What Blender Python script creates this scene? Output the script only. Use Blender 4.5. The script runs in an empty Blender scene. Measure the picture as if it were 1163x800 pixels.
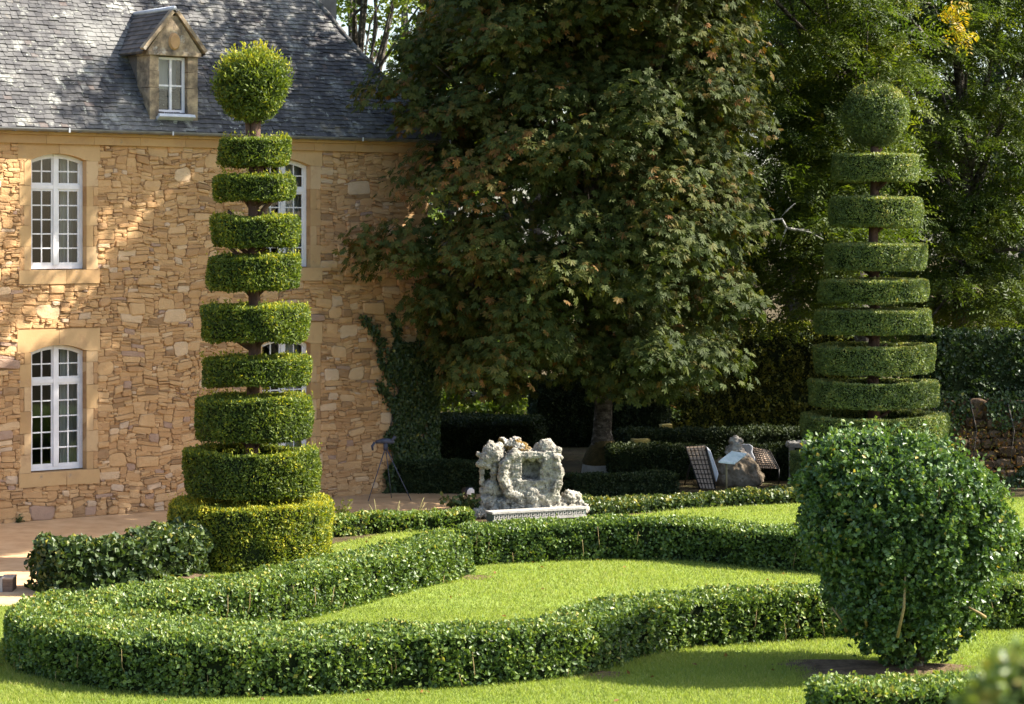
import bpy, bmesh, math, random
import numpy as np
from mathutils import Vector, Matrix, noise as mnoise

rng = np.random.default_rng(7)
random.seed(7)
sc = bpy.context.scene
COL = sc.collection
F, H, PX, PY = 2700.0, 5.3, 581.5, 270.0      # focal length in photo pixels, eye height, principal point


def G(px, py):
    y = F * H / (py - PY)
    return ((px - PX) * y / F, y)


def XZ(px, py, Y):
    return ((px - PX) * Y / F, H - (py - PY) * Y / F)


# ------------------------------------------------------------------ materials
def new_mat(name):
    m = bpy.data.materials.new(name)
    m.use_nodes = True
    nt = m.node_tree
    for n in list(nt.nodes):
        nt.nodes.remove(n)
    out = nt.nodes.new('ShaderNodeOutputMaterial')
    return m, nt, out


def node(nt, typ, **kw):
    n = nt.nodes.new(typ)
    for k, v in kw.items():
        if k in n.inputs.keys():
            n.inputs[k].default_value = v
        else:
            setattr(n, k, v)
    return n


def ramp(nt, stops, interp='LINEAR'):
    r = nt.nodes.new('ShaderNodeValToRGB')
    r.color_ramp.interpolation = interp
    els = r.color_ramp.elements
    els[0].position, els[0].color = stops[0][0], (*stops[0][1], 1)
    els[1].position, els[1].color = stops[-1][0], (*stops[-1][1], 1)
    for p, c in stops[1:-1]:
        e = els.new(p)
        e.color = (*c, 1)
    return r


def leaf_mat(name, stops, rough=0.45, transl=0.3, spec=0.5, tr_gain=(1.4, 1.4, 0.5), gain=(1, 1, 1)):
    m, nt, out = new_mat(name)
    at = node(nt, 'ShaderNodeAttribute', attribute_name='tint')
    r = ramp(nt, [(p, tuple(c * g for c, g in zip(col, gain))) for p, col in stops])
    nt.links.new(at.outputs['Fac'], r.inputs[0])
    b = node(nt, 'ShaderNodeBsdfPrincipled', Roughness=rough)
    b.inputs['Specular IOR Level'].default_value = spec
    nt.links.new(r.outputs[0], b.inputs['Base Color'])
    mul = node(nt, 'ShaderNodeMix', data_type='RGBA', blend_type='MULTIPLY')
    mul.inputs[0].default_value = 1
    nt.links.new(r.outputs[0], mul.inputs[6])
    mul.inputs[7].default_value = (*tr_gain, 1)
    t = nt.nodes.new('ShaderNodeBsdfTranslucent')
    nt.links.new(mul.outputs[2], t.inputs['Color'])
    mx = node(nt, 'ShaderNodeMixShader')
    mx.inputs[0].default_value = transl
    nt.links.new(b.outputs[0], mx.inputs[1])
    nt.links.new(t.outputs[0], mx.inputs[2])
    nt.links.new(mx.outputs[0], out.inputs[0])
    return m


def noise_mat(name, stops, scale=4, detail=6, rough=0.9, bump=0.3, bscale=30, bdist=0.02, spec=0.3, scale_vec=None,
              tint_stops=None, tint_mix=0.5, metal=0.0, second=None):
    """colour from object-space noise (optionally mixed with the per-face tint attribute), fine bump"""
    m, nt, out = new_mat(name)
    tc = nt.nodes.new('ShaderNodeTexCoord')
    vec = tc.outputs['Object']
    if scale_vec:
        mp = nt.nodes.new('ShaderNodeMapping')
        mp.inputs['Scale'].default_value = scale_vec
        nt.links.new(vec, mp.inputs[0])
        vec = mp.outputs[0]
    n1 = node(nt, 'ShaderNodeTexNoise', Scale=scale, Detail=detail, Roughness=0.65)
    nt.links.new(vec, n1.inputs['Vector'])
    r = ramp(nt, stops)
    nt.links.new(n1.outputs['Fac'], r.inputs[0])
    col = r.outputs[0]
    if tint_stops:
        at = node(nt, 'ShaderNodeAttribute', attribute_name='tint')
        tr = ramp(nt, tint_stops)
        nt.links.new(at.outputs['Fac'], tr.inputs[0])
        mx = node(nt, 'ShaderNodeMix', data_type='RGBA')
        mx.inputs[0].default_value = tint_mix
        nt.links.new(col, mx.inputs[6])
        nt.links.new(tr.outputs[0], mx.inputs[7])
        col = mx.outputs[2]
    if second:      # (scale, lo, hi, colour): patches with a shape of their own (lichen, moss, stains)
        for (s2, lo, hi, c2) in second:
            n2 = node(nt, 'ShaderNodeTexNoise', Scale=s2, Detail=7, Roughness=0.7)
            nt.links.new(tc.outputs['Object'], n2.inputs['Vector'])
            mr = node(nt, 'ShaderNodeMapRange')
            mr.inputs[1].default_value, mr.inputs[2].default_value = lo, hi
            nt.links.new(n2.outputs['Fac'], mr.inputs[0])
            mx = node(nt, 'ShaderNodeMix', data_type='RGBA')
            nt.links.new(mr.outputs[0], mx.inputs[0])
            nt.links.new(col, mx.inputs[6])
            mx.inputs[7].default_value = (*c2, 1)
            col = mx.outputs[2]
    b = node(nt, 'ShaderNodeBsdfPrincipled', Roughness=rough, Metallic=metal)
    b.inputs['Specular IOR Level'].default_value = spec
    nt.links.new(col, b.inputs['Base Color'])
    if bump:
        n3 = node(nt, 'ShaderNodeTexNoise', Scale=bscale, Detail=6, Roughness=0.7)
        nt.links.new(tc.outputs['Object'], n3.inputs['Vector'])
        bp = node(nt, 'ShaderNodeBump', Strength=bump, Distance=bdist)
        nt.links.new(n3.outputs['Fac'], bp.inputs['Height'])
        nt.links.new(bp.outputs[0], b.inputs['Normal'])
    nt.links.new(b.outputs[0], out.inputs[0])
    return m


M = {}
M['box'] = leaf_mat('box_leaves', [(0, (.016, .034, .012)), (.35, (.038, .078, .024)), (.7, (.075, .13, .035)), (.94, (.12, .17, .045)), (1, (.17, .18, .055))], rough=.45, transl=.28, spec=.42, gain=(1.9, 1.6, 1.2))
M['box_big'] = leaf_mat('large_box_leaves', [(0, (.014, .036, .014)), (.4, (.032, .078, .026)), (.8, (.07, .135, .045)), (.95, (.13, .19, .05)), (1, (.22, .2, .06))], rough=.40, transl=.26, spec=.5, gain=(1.85, 1.5, 1.15))
M['yew'] = leaf_mat('yew_needles', [(0, (.018, .036, .010)), (.4, (.045, .082, .016)), (.75, (.10, .15, .022)), (1, (.24, .26, .028))], rough=.55, transl=.34, spec=.3, gain=(1.75, 1.45, 1.15))
M['yew_dark'] = leaf_mat('dense_yew_needles', [(0, (.022, .042, .018)), (.4, (.05, .088, .034)), (.8, (.095, .14, .045)), (1, (.17, .18, .06))], rough=.5, transl=.28, spec=.45, gain=(2.4, 1.95, 1.7))
M['chestnut'] = leaf_mat('chestnut_leaves', [(0, (.022, .042, .016)), (.35, (.042, .075, .026)), (.62, (.068, .092, .03)), (.78, (.105, .088, .034)), (.92, (.135, .075, .036)), (1, (.19, .12, .05))], rough=.6, transl=.26, spec=.14, gain=(1.3, 1.0, .68))
M['feather'] = leaf_mat('feathery_leaves', [(0, (.022, .042, .012)), (.4, (.05, .078, .017)), (.75, (.10, .125, .022)), (.9, (.20, .19, .025)), (1, (.30, .20, .025))], rough=.5, transl=.42, spec=.3, gain=(1.35, 1.32, .9))
M['lime'] = leaf_mat('pale_lime_leaves', [(0, (.05, .085, .015)), (.5, (.10, .155, .02)), (1, (.22, .25, .03))], rough=.5, transl=.45, spec=.35)
M['wood_far'] = leaf_mat('woodland_leaves', [(0, (.016, .03, .010)), (.5, (.035, .06, .016)), (1, (.085, .11, .02))], rough=.55, transl=.35, spec=.3)
M['laurel'] = leaf_mat('shade_darkened_leaves', [(0, (.010, .018, .007)), (.5, (.022, .036, .012)), (1, (.055, .07, .02))], rough=.6, transl=.15, spec=.2)  # clipped hedge leaves with the deep shade darkened into their colour
M['ivy'] = leaf_mat('ivy_leaves', [(0, (.012, .028, .012)), (.5, (.028, .058, .022)), (.9, (.06, .10, .03)), (1, (.18, .2, .05))], rough=.45, transl=.22, spec=.4, gain=(1.6, 1.3, 1.0))
M['hornbeam'] = leaf_mat('hornbeam_leaves', [(0, (.04, .05, .012)), (.5, (.09, .11, .02)), (1, (.24, .23, .04))], rough=.5, transl=.4, spec=.3)
M['grassblade'] = leaf_mat('grass_blades', [(0, (.16, .21, .035)), (.5, (.24, .29, .055)), (.85, (.315, .345, .085)), (1, (.42, .38, .15))], rough=.6, transl=.5, spec=.3, tr_gain=(1.2, 1.25, .7))
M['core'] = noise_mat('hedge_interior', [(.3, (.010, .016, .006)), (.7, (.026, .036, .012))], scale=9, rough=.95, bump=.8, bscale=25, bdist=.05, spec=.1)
M['twig'] = noise_mat('tan_twigs', [(.3, (.16, .11, .05)), (.7, (.32, .24, .10))], scale=20, rough=.8)
M['bark'] = noise_mat('bark', [(.36, (.022, .018, .014)), (.5, (.075, .062, .048)), (.64, (.16, .14, .115))], scale=7, rough=.95, bump=1, bscale=14, bdist=.05, scale_vec=(.7, .7, 1.3),
                      second=[(6, .58, .66, (.28, .27, .235))])
M['bark_red'] = noise_mat('yew_bark', [(.3, (.06, .035, .025)), (.7, (.17, .10, .07))], scale=8, rough=.9, bump=.7, scale_vec=(1, 1, .25))
M['bark_pale'] = noise_mat('dead_wood', [(.3, (.25, .24, .22)), (.7, (.45, .43, .40))], scale=6, rough=.85)
M['lawn'] = noise_mat('lawn_turf', [(.25, (.12, .18, .035)), (.5, (.19, .255, .05)), (.75, (.26, .30, .075))], scale=1.6, detail=9, rough=.95, bump=.6, bscale=60, bdist=.03, spec=.15)
M['soil'] = noise_mat('soil', [(.3, (.07, .045, .028)), (.7, (.20, .14, .085))], scale=7, rough=1, bump=.9, bscale=18, bdist=.05, spec=.1)
M['litter'] = noise_mat('woodland_floor', [(.3, (.05, .035, .02)), (.55, (.09, .07, .035)), (.75, (.06, .08, .025))], scale=1.4, detail=9, rough=1, bump=.8, bscale=10, bdist=.06, spec=.1)
M['sand'] = noise_mat('sandy_gravel', [(.3, (.44, .27, .135)), (.5, (.55, .355, .19)), (.72, (.63, .43, .25))], scale=2.2, detail=10, rough=1, bump=.5, bscale=45, bdist=.015, spec=.1,
                      second=[(1.1, .6, .75, (.36, .23, .12))])
STONE_T = [(0, (.20, .125, .07)), (.1, (.36, .205, .098)), (.35, (.47, .28, .13)), (.6, (.53, .335, .162)), (.8, (.58, .39, .21)), (.92, (.65, .50, .34)), (.97, (.44, .36, .30)), (1, (.20, .13, .13))]
M['stone'] = noise_mat('ochre_rubble_stone', [(.25, (.37, .205, .095)), (.5, (.51, .302, .148)), (.75, (.60, .395, .215))], scale=5, detail=8, rough=.95, bump=.7, bscale=26, bdist=.03, spec=.15,
                       tint_stops=STONE_T, tint_mix=.62)
M['mortar'] = noise_mat('lime_mortar', [(.3, (.30, .175, .085)), (.7, (.46, .285, .145))], scale=9, rough=1, bump=.8, bscale=30, spec=.1)
M['dressed'] = noise_mat('dressed_limestone', [(.25, (.40, .24, .115)), (.55, (.50, .315, .16)), (.8, (.58, .395, .23))], scale=3.5, detail=8, rough=.92, bump=.4, bscale=30, bdist=.012, spec=.15,
                         tint_stops=[(0, (.34, .21, .095)), (.6, (.47, .31, .145)), (1, (.57, .42, .26))], tint_mix=.6, second=[(2.2, .52, .72, (.36, .22, .12)), (7, .62, .70, (.30, .22, .15))])
M['old_stone'] = noise_mat('blackened_limestone', [(.32, (.08, .068, .055)), (.5, (.26, .20, .135)), (.66, (.46, .36, .23))], scale=4, detail=9, rough=.95, bump=.6, bscale=24, spec=.15,
                           second=[(3, .58, .7, (.40, .38, .33))])
M['chimney_stone'] = noise_mat('grey_render', [(.3, (.16, .15, .135)), (.7, (.28, .265, .24))], scale=4, detail=8, rough=.95, bump=.5)
M['slate'] = noise_mat('lichened_slates', [(.3, (.03, .03, .032)), (.5, (.06, .059, .06)), (.7, (.11, .106, .102))], scale=5, detail=7, rough=.75, bump=.5, bscale=30, bdist=.015, spec=.35,
                       tint_stops=[(0, (.022, .021, .023)), (.5, (.06, .058, .06)), (.85, (.11, .104, .10)), (1, (.12, .085, .07))], tint_mix=.55,
                       second=[(.9, .47, .68, (.17, .167, .155)), (2.3, .55, .66, (.28, .28, .25)), (6, .60, .68, (.36, .37, .31)), (1.2, .60, .70, (.22, .19, .14))])
M['dormer_slate'] = noise_mat('brown_slates', [(.3, (.07, .06, .055)), (.7, (.17, .14, .12))], scale=8, rough=.8, bump=.4, tint_stops=[(0, (.06, .055, .05)), (1, (.20, .165, .14))], tint_mix=.6)
M['zinc'] = noise_mat('zinc', [(.3, (.13, .13, .14)), (.7, (.22, .22, .23))], scale=5, rough=.5, bump=.1, metal=.4, spec=.5)
M['lead'] = noise_mat('lead_flashing', [(.3, (.40, .42, .46)), (.7, (.58, .6, .63))], scale=6, rough=.6, bump=.2, metal=.1)
M['white_paint'] = noise_mat('white_paint', [(.3, (.60, .585, .595)), (.7, (.74, .725, .735))], scale=5, rough=.5, bump=.1, bscale=40, bdist=.003, spec=.4)
M['room'] = noise_mat('dark_interior', [(.3, (.025, .02, .016)), (.7, (.05, .04, .03))], scale=2, rough=1, bump=0)
M['curtain'] = noise_mat('curtain', [(.3, (.34, .34, .33)), (.7, (.5, .49, .47))], scale=3, rough=.9, bump=.3, scale_vec=(14, 14, .4))
M['lime_statue'] = noise_mat('weathered_white_limestone', [(.32, (.06, .054, .045)), (.43, (.20, .185, .155)), (.55, (.34, .318, .265)), (.72, (.48, .455, .39))], scale=7, detail=10, rough=.95, bump=.9, bscale=22, bdist=.03, spec=.12,
                             second=[(3.2, .645, .70, (.40, .22, .05)), (15, .565, .62, (.11, .10, .085)), (4.1, .66, .73, (.09, .085, .05))])
M['brown_stone'] = noise_mat('brown_weathered_stone', [(.3, (.12, .09, .06)), (.55, (.26, .21, .15)), (.75, (.40, .36, .30))], scale=5, detail=9, rough=.95, bump=.8, bscale=20, spec=.12)
M['grey_stone'] = noise_mat('pale_grey_stone', [(.3, (.25, .235, .21)), (.7, (.43, .41, .38))], scale=6, detail=9, rough=.9, bump=.5, bscale=25, spec=.15)
M['moss_stone'] = noise_mat('moss_capped_stone', [(.3, (.26, .20, .06)), (.7, (.48, .38, .12))], scale=9, rough=1, bump=.6)
M['moss'] = noise_mat('brown_moss', [(.3, (.045, .04, .015)), (.7, (.12, .085, .03))], scale=12, rough=1, bump=1, bscale=40, bdist=.03)
M['frieze'] = noise_mat('key_frieze', [(.3, (.07, .10, .09)), (.7, (.13, .17, .15))], scale=8, rough=.9, bump=.2)
M['tan_cloth'] = noise_mat('tan_canvas', [(.3, (.36, .26, .19)), (.7, (.50, .38, .29))], scale=5, rough=.95, bump=.2)
M['white_cloth'] = noise_mat('white_cushion', [(.3, (.60, .61, .65)), (.7, (.75, .76, .79))], scale=4, rough=.95, bump=.2)
M['black_metal'] = noise_mat('black_metal', [(.3, (.015, .013, .012)), (.7, (.03, .027, .025))], scale=8, rough=.5, bump=.1)
M['panel'] = noise_mat('printed_panel', [(.3, (.30, .40, .46)), (.5, (.45, .54, .58)), (.7, (.62, .68, .70))], scale=7, rough=.35, bump=0, spec=.5)
M['post_metal'] = noise_mat('olive_post', [(.3, (.14, .12, .06)), (.7, (.22, .19, .10))], scale=6, rough=.6, bump=.1)
M['blue_grey'] = noise_mat('blue_grey_paint', [(.3, (.035, .04, .06)), (.7, (.085, .095, .135))], scale=10, rough=.6, bump=.2)
M['wood'] = noise_mat('brown_boards', [(.3, (.10, .065, .045)), (.7, (.22, .15, .11))], scale=6, rough=.85, bump=.4, scale_vec=(1, 6, 6))
M['bank'] = noise_mat('rubble_bank', [(.3, (.05, .032, .02)), (.5, (.11, .07, .042)), (.75, (.19, .13, .085))], scale=5, detail=9, rough=1, bump=1, bscale=14, bdist=.06, spec=.1,
                      tint_stops=[(0, (.04, .026, .017)), (.5, (.10, .065, .04)), (1, (.22, .16, .11))], tint_mix=.5)
M['stalk'] = leaf_mat('dry_stalks', [(0, (.20, .2, .05)), (1, (.42, .36, .16))], rough=.6, transl=.3)
M['black'] = noise_mat('black_plastic', [(.3, (.012, .012, .013)), (.7, (.025, .025, .027))], scale=8, rough=.4, bump=0)


# ------------------------------------------------------------------ objects and meshes
def tag(o, label=None, cat=None, group=None, kind=None):
    if label: o['label'] = label
    if cat: o['category'] = cat
    if group: o['group'] = group
    if kind: o['kind'] = kind
    return o


def empty(name, loc=(0, 0, 0), rz=0.0, **kw):
    o = bpy.data.objects.new(name, None)
    o.empty_display_size = .2
    COL.objects.link(o)
    o.location = loc
    o.rotation_euler = (0, 0, rz)
    return tag(o, **kw)


class MB:
    """collects geometry chunks: (verts Nx3, list of face tuples or MxK array, material, tint)"""

    def __init__(s):
        s.chunks = []

    def add(s, V, Fc, mat, tint=0.5, smooth=False):
        s.chunks.append((np.asarray(V, float), Fc, mat, tint, smooth))
        return s

    def box(s, lo, hi, mat, tint=0.5, rot=None, jit=0.0):
        (x0, y0, z0), (x1, y1, z1) = lo, hi
        V = np.array([(x0, y0, z0), (x1, y0, z0), (x1, y1, z0), (x0, y1, z0), (x0, y0, z1), (x1, y0, z1), (x1, y1, z1), (x0, y1, z1)], float)
        if jit: V += rng.uniform(-jit, jit, V.shape)
        if rot is not None:
            c = V.mean(0)
            V = (V - c) @ np.array(rot).T + c
        return s.add(V, [(0, 3, 2, 1), (4, 5, 6, 7), (0, 1, 5, 4), (1, 2, 6, 5), (2, 3, 7, 6), (3, 0, 4, 7)], mat, tint)

    def prism(s, pts, y0, y1, mat, tint=0.5):
        """polygon in the xz plane (counter-clockwise seen from -y) extruded from y0 to y1"""
        n = len(pts)
        V = [(p[0], y0, p[1]) for p in pts] + [(p[0], y1, p[1]) for p in pts]
        Fc = [tuple(range(n)), tuple(range(2 * n - 1, n - 1, -1))]
        Fc += [(i, i + n, (i + 1) % n + n, (i + 1) % n) for i in range(n)]
        return s.add(V, Fc, mat, tint)

    def tube(s, path, radii, mat, sides=8, tint=0.5, smooth=True):
        P = np.asarray(path, float)
        R = np.broadcast_to(np.asarray(radii, float), (len(P),))
        T = np.gradient(P, axis=0)
        T /= np.linalg.norm(T, axis=1)[:, None] + 1e-9
        ref = np.array([0, 0, 1.0]) if abs(T[0][2]) < .9 else np.array([1.0, 0, 0])
        V = []
        for p, t, r in zip(P, T, R):
            a = np.cross(t, ref); a /= np.linalg.norm(a) + 1e-9
            b = np.cross(t, a)
            for k in range(sides):
                th = 2 * math.pi * k / sides
                V.append(p + r * (math.cos(th) * a + math.sin(th) * b))
        Fc = []
        for i in range(len(P) - 1):
            for k in range(sides):
                k2 = (k + 1) % sides
                Fc.append((i * sides + k, i * sides + k2, (i + 1) * sides + k2, (i + 1) * sides + k))
        Fc.append(tuple(range(sides - 1, -1, -1)))
        Fc.append(tuple(range((len(P) - 1) * sides, len(P) * sides)))
        return s.add(V, Fc, mat, tint, smooth)

    def build(s, name, parent=None):
        mats, Vs, starts, totals, loops, mi, ti, sm = [], [], [], [], [], [], [], []
        off = nl = 0
        for V, Fc, mat, tint, smooth in s.chunks:
            if mat not in mats: mats.append(mat)
            k = mats.index(mat)
            Vs.append(V)
            if isinstance(Fc, np.ndarray):
                nf, kk = Fc.shape
                loops.append((Fc + off).ravel())
                tot = np.full(nf, kk)
            else:
                nf = len(Fc)
                tot = np.array([len(f) for f in Fc])
                loops.append(np.array([i + off for f in Fc for i in f]))
            totals.append(tot)
            mi.append(np.full(nf, k))
            ti.append(np.broadcast_to(np.asarray(tint, float), (nf,)))
            sm.append(np.full(nf, bool(smooth)))
            off += len(V)
        V = np.concatenate(Vs); L = np.concatenate(loops); tot = np.concatenate(totals)
        me = bpy.data.meshes.new(name)
        me.vertices.add(len(V)); me.vertices.foreach_set('co', V.astype(np.float32).ravel())
        me.loops.add(len(L)); me.loops.foreach_set('vertex_index', L.astype(np.int32))
        me.polygons.add(len(tot))
        st = np.concatenate([[0], np.cumsum(tot)[:-1]])
        me.polygons.foreach_set('loop_start', st.astype(np.int32))
        me.polygons.foreach_set('loop_total', tot.astype(np.int32))
        me.polygons.foreach_set('material_index', np.concatenate(mi).astype(np.int32))
        me.polygons.foreach_set('use_smooth', np.concatenate(sm))
        a = me.attributes.new('tint', 'FLOAT', 'FACE')
        a.data.foreach_set('value', np.clip(np.concatenate(ti), 0, 1).astype(np.float32))
        for m in mats: me.materials.append(M[m])
        me.update(calc_edges=True)
        o = bpy.data.objects.new(name, me)
        COL.objects.link(o)
        if parent is not None: o.parent = parent
        return o


def unit(a):
    return a / (np.linalg.norm(a, axis=-1, keepdims=True) + 1e-9)


def wob(P, f, seed=0):
    """cheap smooth noise in -1..1 from rotated sine products"""
    r = np.random.default_rng(seed)
    v = np.zeros(len(P))
    for k in range(5):
        d = unit(r.normal(size=3)) * f * r.uniform(.6, 1.7)
        e = unit(r.normal(size=3)) * f * r.uniform(.6, 1.7)
        v += np.sin(P @ d + r.uniform(0, 6)) * np.cos(P @ e + r.uniform(0, 6))
    return v / 2.6


def tri_of(Fc):
    T = []
    for f in Fc:
        for i in range(1, len(f) - 1):
            T.append((f[0], f[i], f[i + 1]))
    return np.array(T)


def sample(V, T, n, weight=None):
    A, B, C = V[T[:, 0]], V[T[:, 1]], V[T[:, 2]]
    nr = np.cross(B - A, C - A)
    ar = np.linalg.norm(nr, axis=1)
    w = ar.copy()
    nu = nr / (ar[:, None] + 1e-12)
    if weight is not None: w = w * weight((A + B + C) / 3, nu)
    idx = rng.choice(len(T), n, p=w / w.sum())
    u, v = rng.random(n), rng.random(n)
    f = u + v > 1
    u[f], v[f] = 1 - u[f], 1 - v[f]
    P = A[idx] + u[:, None] * (B - A)[idx] + v[:, None] * (C - A)[idx]
    return P, nu[idx], ar.sum() / 2


def leaves(mb, C, axis, nrm, L, W, mat, tint, mid=.5, fold=.15):
    """two folded triangles per leaf"""
    n = len(C)
    a = unit(axis)
    s = unit(np.cross(nrm, a))
    w = np.cross(a, s)
    L = np.broadcast_to(L, (n,))[:, None]
    W = np.broadcast_to(W, (n,))[:, None]
    b0 = C - a * L * mid
    tp = C + a * L * (1 - mid)
    V = np.stack([b0, C + s * W / 2 + w * W * fold, tp, C - s * W / 2 + w * W * fold], 1).reshape(-1, 3)
    i = np.arange(n)[:, None] * 4
    T = np.stack([i + [0, 1, 2], i + [0, 2, 3]], 1).reshape(-1, 3)
    mb.add(V, T, mat, np.repeat(np.broadcast_to(tint, (n,)), 2))


def clothe(mb, V, T, mat, cover=2.0, L=.05, W=.028, inset=(-.06, .025), tint=(.45, .22), top_gain=.12, out=.7, weight=None,
           lump=.03, lumpf=5, seed=0, nmax=200000, clump_t=.15, gaps=0.0):
    area = np.linalg.norm(np.cross(V[T[:, 1]] - V[T[:, 0]], V[T[:, 2]] - V[T[:, 0]]), axis=1).sum() / 2
    n = int(min(nmax, cover * area / (L * W * .5)))
    P, N, _ = sample(V, T, n, weight)
    if gaps:
        g = wob(P, lumpf * 1.5, seed + 31) + .5 * wob(P, lumpf * 3.2, seed + 32)
        k = ~((g < -.42) & (N[:, 2] < .6) & (rng.random(n) < gaps))
        P, N = P[k], N[k]; n = len(P)
    lum = wob(P, lumpf, seed)
    d = rng.uniform(inset[0], inset[1], n) + lum * lump
    C = P + N * d[:, None]
    ax = N * out + rng.normal(size=(n, 3)) * .75 + np.array([0, 0, .25])
    nr = N * .7 + rng.normal(size=(n, 3)) * .6 + np.array([0, 0, .2])
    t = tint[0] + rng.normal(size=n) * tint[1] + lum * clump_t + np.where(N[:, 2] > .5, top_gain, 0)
    s = rng.uniform(.5, 1.0, n) ** 1 * 1.5 * (.75 + .25 * rng.random(n))
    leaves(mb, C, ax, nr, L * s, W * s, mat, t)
    return P, N


# ------------------------------------------------------------------ camera, sun, sky
cam = bpy.data.cameras.new('camera')
cam.sensor_width = 36
cam.lens = F / 1163 * 36
cam.shift_y = -130 / 1163
cam.clip_end = 1500
cam.dof.use_dof = True
cam.dof.focus_distance = 38
cam.dof.aperture_fstop = 4.0
co = bpy.data.objects.new('camera', cam)
COL.objects.link(co)
co.location = (0, 0, H)
co.rotation_euler = (math.radians(90), 0, 0)
sc.camera = co

SUN_EL = math.radians(42)
SAZ = np.array([.998, .05]); SAZ /= np.linalg.norm(SAZ)
sdir = Vector((SAZ[0] * math.cos(SUN_EL), SAZ[1] * math.cos(SUN_EL), math.sin(SUN_EL)))
sun = bpy.data.lights.new('sun', 'SUN')
sun.energy = 5.0
sun.angle = math.radians(.5)
sun.color = (1, .93, .82)
so = bpy.data.objects.new('sun', sun)
COL.objects.link(so)
so.rotation_euler = sdir.to_track_quat('Z', 'Y').to_euler()
so.location = (30, 40, 40)
w = bpy.data.worlds.new('World')
sc.world = w
w.use_nodes = True
nt = w.node_tree
bg = nt.nodes['Background']
sky = nt.nodes.new('ShaderNodeTexSky')
sky.sky_type = 'NISHITA'
sky.sun_disc = False
sky.sun_elevation = SUN_EL
sky.sun_rotation = math.atan2(SAZ[0], SAZ[1])
sky.dust_density = 2.0
nt.links.new(sky.outputs[0], bg.inputs[0])
bg.inputs[1].default_value = .105
sc.view_settings.view_transform = 'Standard'
sc.view_settings.look = 'None'
sc.view_settings.gamma = 1
sc.view_settings.exposure = 1.75
sc.cycles.use_denoising = True
sc.cycles.max_bounces = 6
sc.cycles.diffuse_bounces = 4
sc.cycles.transmission_bounces = 4


# ------------------------------------------------------------------ ground
def sheet(name, pts, z, mat, label_kind='structure', step=None):
    bm = bmesh.new()
    vs = [bm.verts.new((p[0], p[1], z)) for p in pts]
    f = bm.faces.new(vs)
    if f.normal.z < 0: f.normal_flip()
    bmesh.ops.triangulate(bm, faces=bm.faces[:])
    me = bpy.data.meshes.new(name)
    bm.to_mesh(me); bm.free()
    for p in me.polygons:
        pass
    me.materials.append(M[mat])
    o = bpy.data.objects.new(name, me)
    COL.objects.link(o)
    o['kind'] = label_kind
    return o


sheet('ground', [(-400, -60), (400, -60), (400, 600), (-400, 600)], 0, 'litter')
LAWN_PX = [(-60, 692), (30, 688), (190, 655), (270, 642), (330, 628), (440, 607), (520, 602), (660, 592), (780, 579), (900, 573), (1000, 569), (1163, 566), (1400, 566)]
LAWN = [G(*p) for p in LAWN_PX] + [(22, 20), (6, 14), (-6, 14), (-14, 22), (-14, 33)]
sheet('lawn', LAWN, .008, 'lawn')
PATH = [(-20, 30)] + [G(-60, 693), G(30, 689), G(110, 672), G(200, 648), G(260, 625), G(330, 606), G(390, 596), G(500, 592), G(545, 580)] + [(1.2, 47.8), (.8, 50.0), (-1.5, 50.4), (-6, 52), (-20, 42)]
sheet('path', PATH, .004, 'sand')


def inside(poly, X, Y):
    r = np.zeros(len(X), bool)
    n = len(poly)
    for i in range(n):
        x0, y0 = poly[i]; x1, y1 = poly[(i + 1) % n]
        c = ((y0 > Y) != (y1 > Y)) & (X < (x1 - x0) * (Y - y0) / (y1 - y0 + 1e-12) + x0)
        r ^= c
    return r


def grass():
    mb = MB()
    for (y0, y1, dens) in ((25.5, 30, 2600), (30, 34, 2000), (34, 40, 1300), (40, 48.5, 900)):
        x1 = .235 * y1 + .3
        n = int((y1 - y0) * 2 * x1 * dens)
        X = rng.uniform(-x1, x1, n); Y = rng.uniform(y0, y1, n)
        k = inside(LAWN, X, Y) & (np.abs(X) < .225 * Y + .5)
        X, Y = X[k], Y[k]; n = len(X)
        P = np.stack([X, Y, np.zeros(n)], 1)
        pt = wob(P, .9, 3) + .6 * wob(P, 3.1, 4)
        h = rng.uniform(.025, .055, n) * (1 + .25 * pt)
        lean = rng.normal(size=(n, 2)) * .55
        tip = P + np.stack([lean[:, 0] * h, lean[:, 1] * h, h + .008], 1)
        th = rng.uniform(0, 6.28, n)
        wv = np.stack([np.cos(th), np.sin(th), np.zeros(n)], 1) * (.006 + .00012 * (Y[:, None] - 25))
        P[:, 2] = .006
        V = np.stack([P - wv, P + wv, tip], 1).reshape(-1, 3)
        T = np.arange(n * 3).reshape(-1, 3)
        mb.add(V, T, 'grassblade', .45 + .17 * pt + rng.normal(size=n) * .2)
    # a few fallen leaves and bleached clippings lying on it
    n = 240
    X = rng.uniform(-7, 8, n); Y = 26 + 22 * rng.random(n) ** 1.5
    k = inside(LAWN, X, Y)
    P = np.stack([X, Y, rng.uniform(.03, .055, n)], 1)[k]
    n = len(P)
    leaves(mb, P, rng.normal(size=(n, 3)) * [1, 1, .3], rng.normal(size=(n, 3)) * .5 + [0, 0, 1], rng.uniform(.04, .10, n), rng.uniform(.03, .06, n), 'chestnut', rng.uniform(.75, 1, n))
    o = mb.build('grass')
    tag(o, 'short mown grass covering the lawns between the box hedges', 'grass', kind='stuff')


grass()


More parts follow.
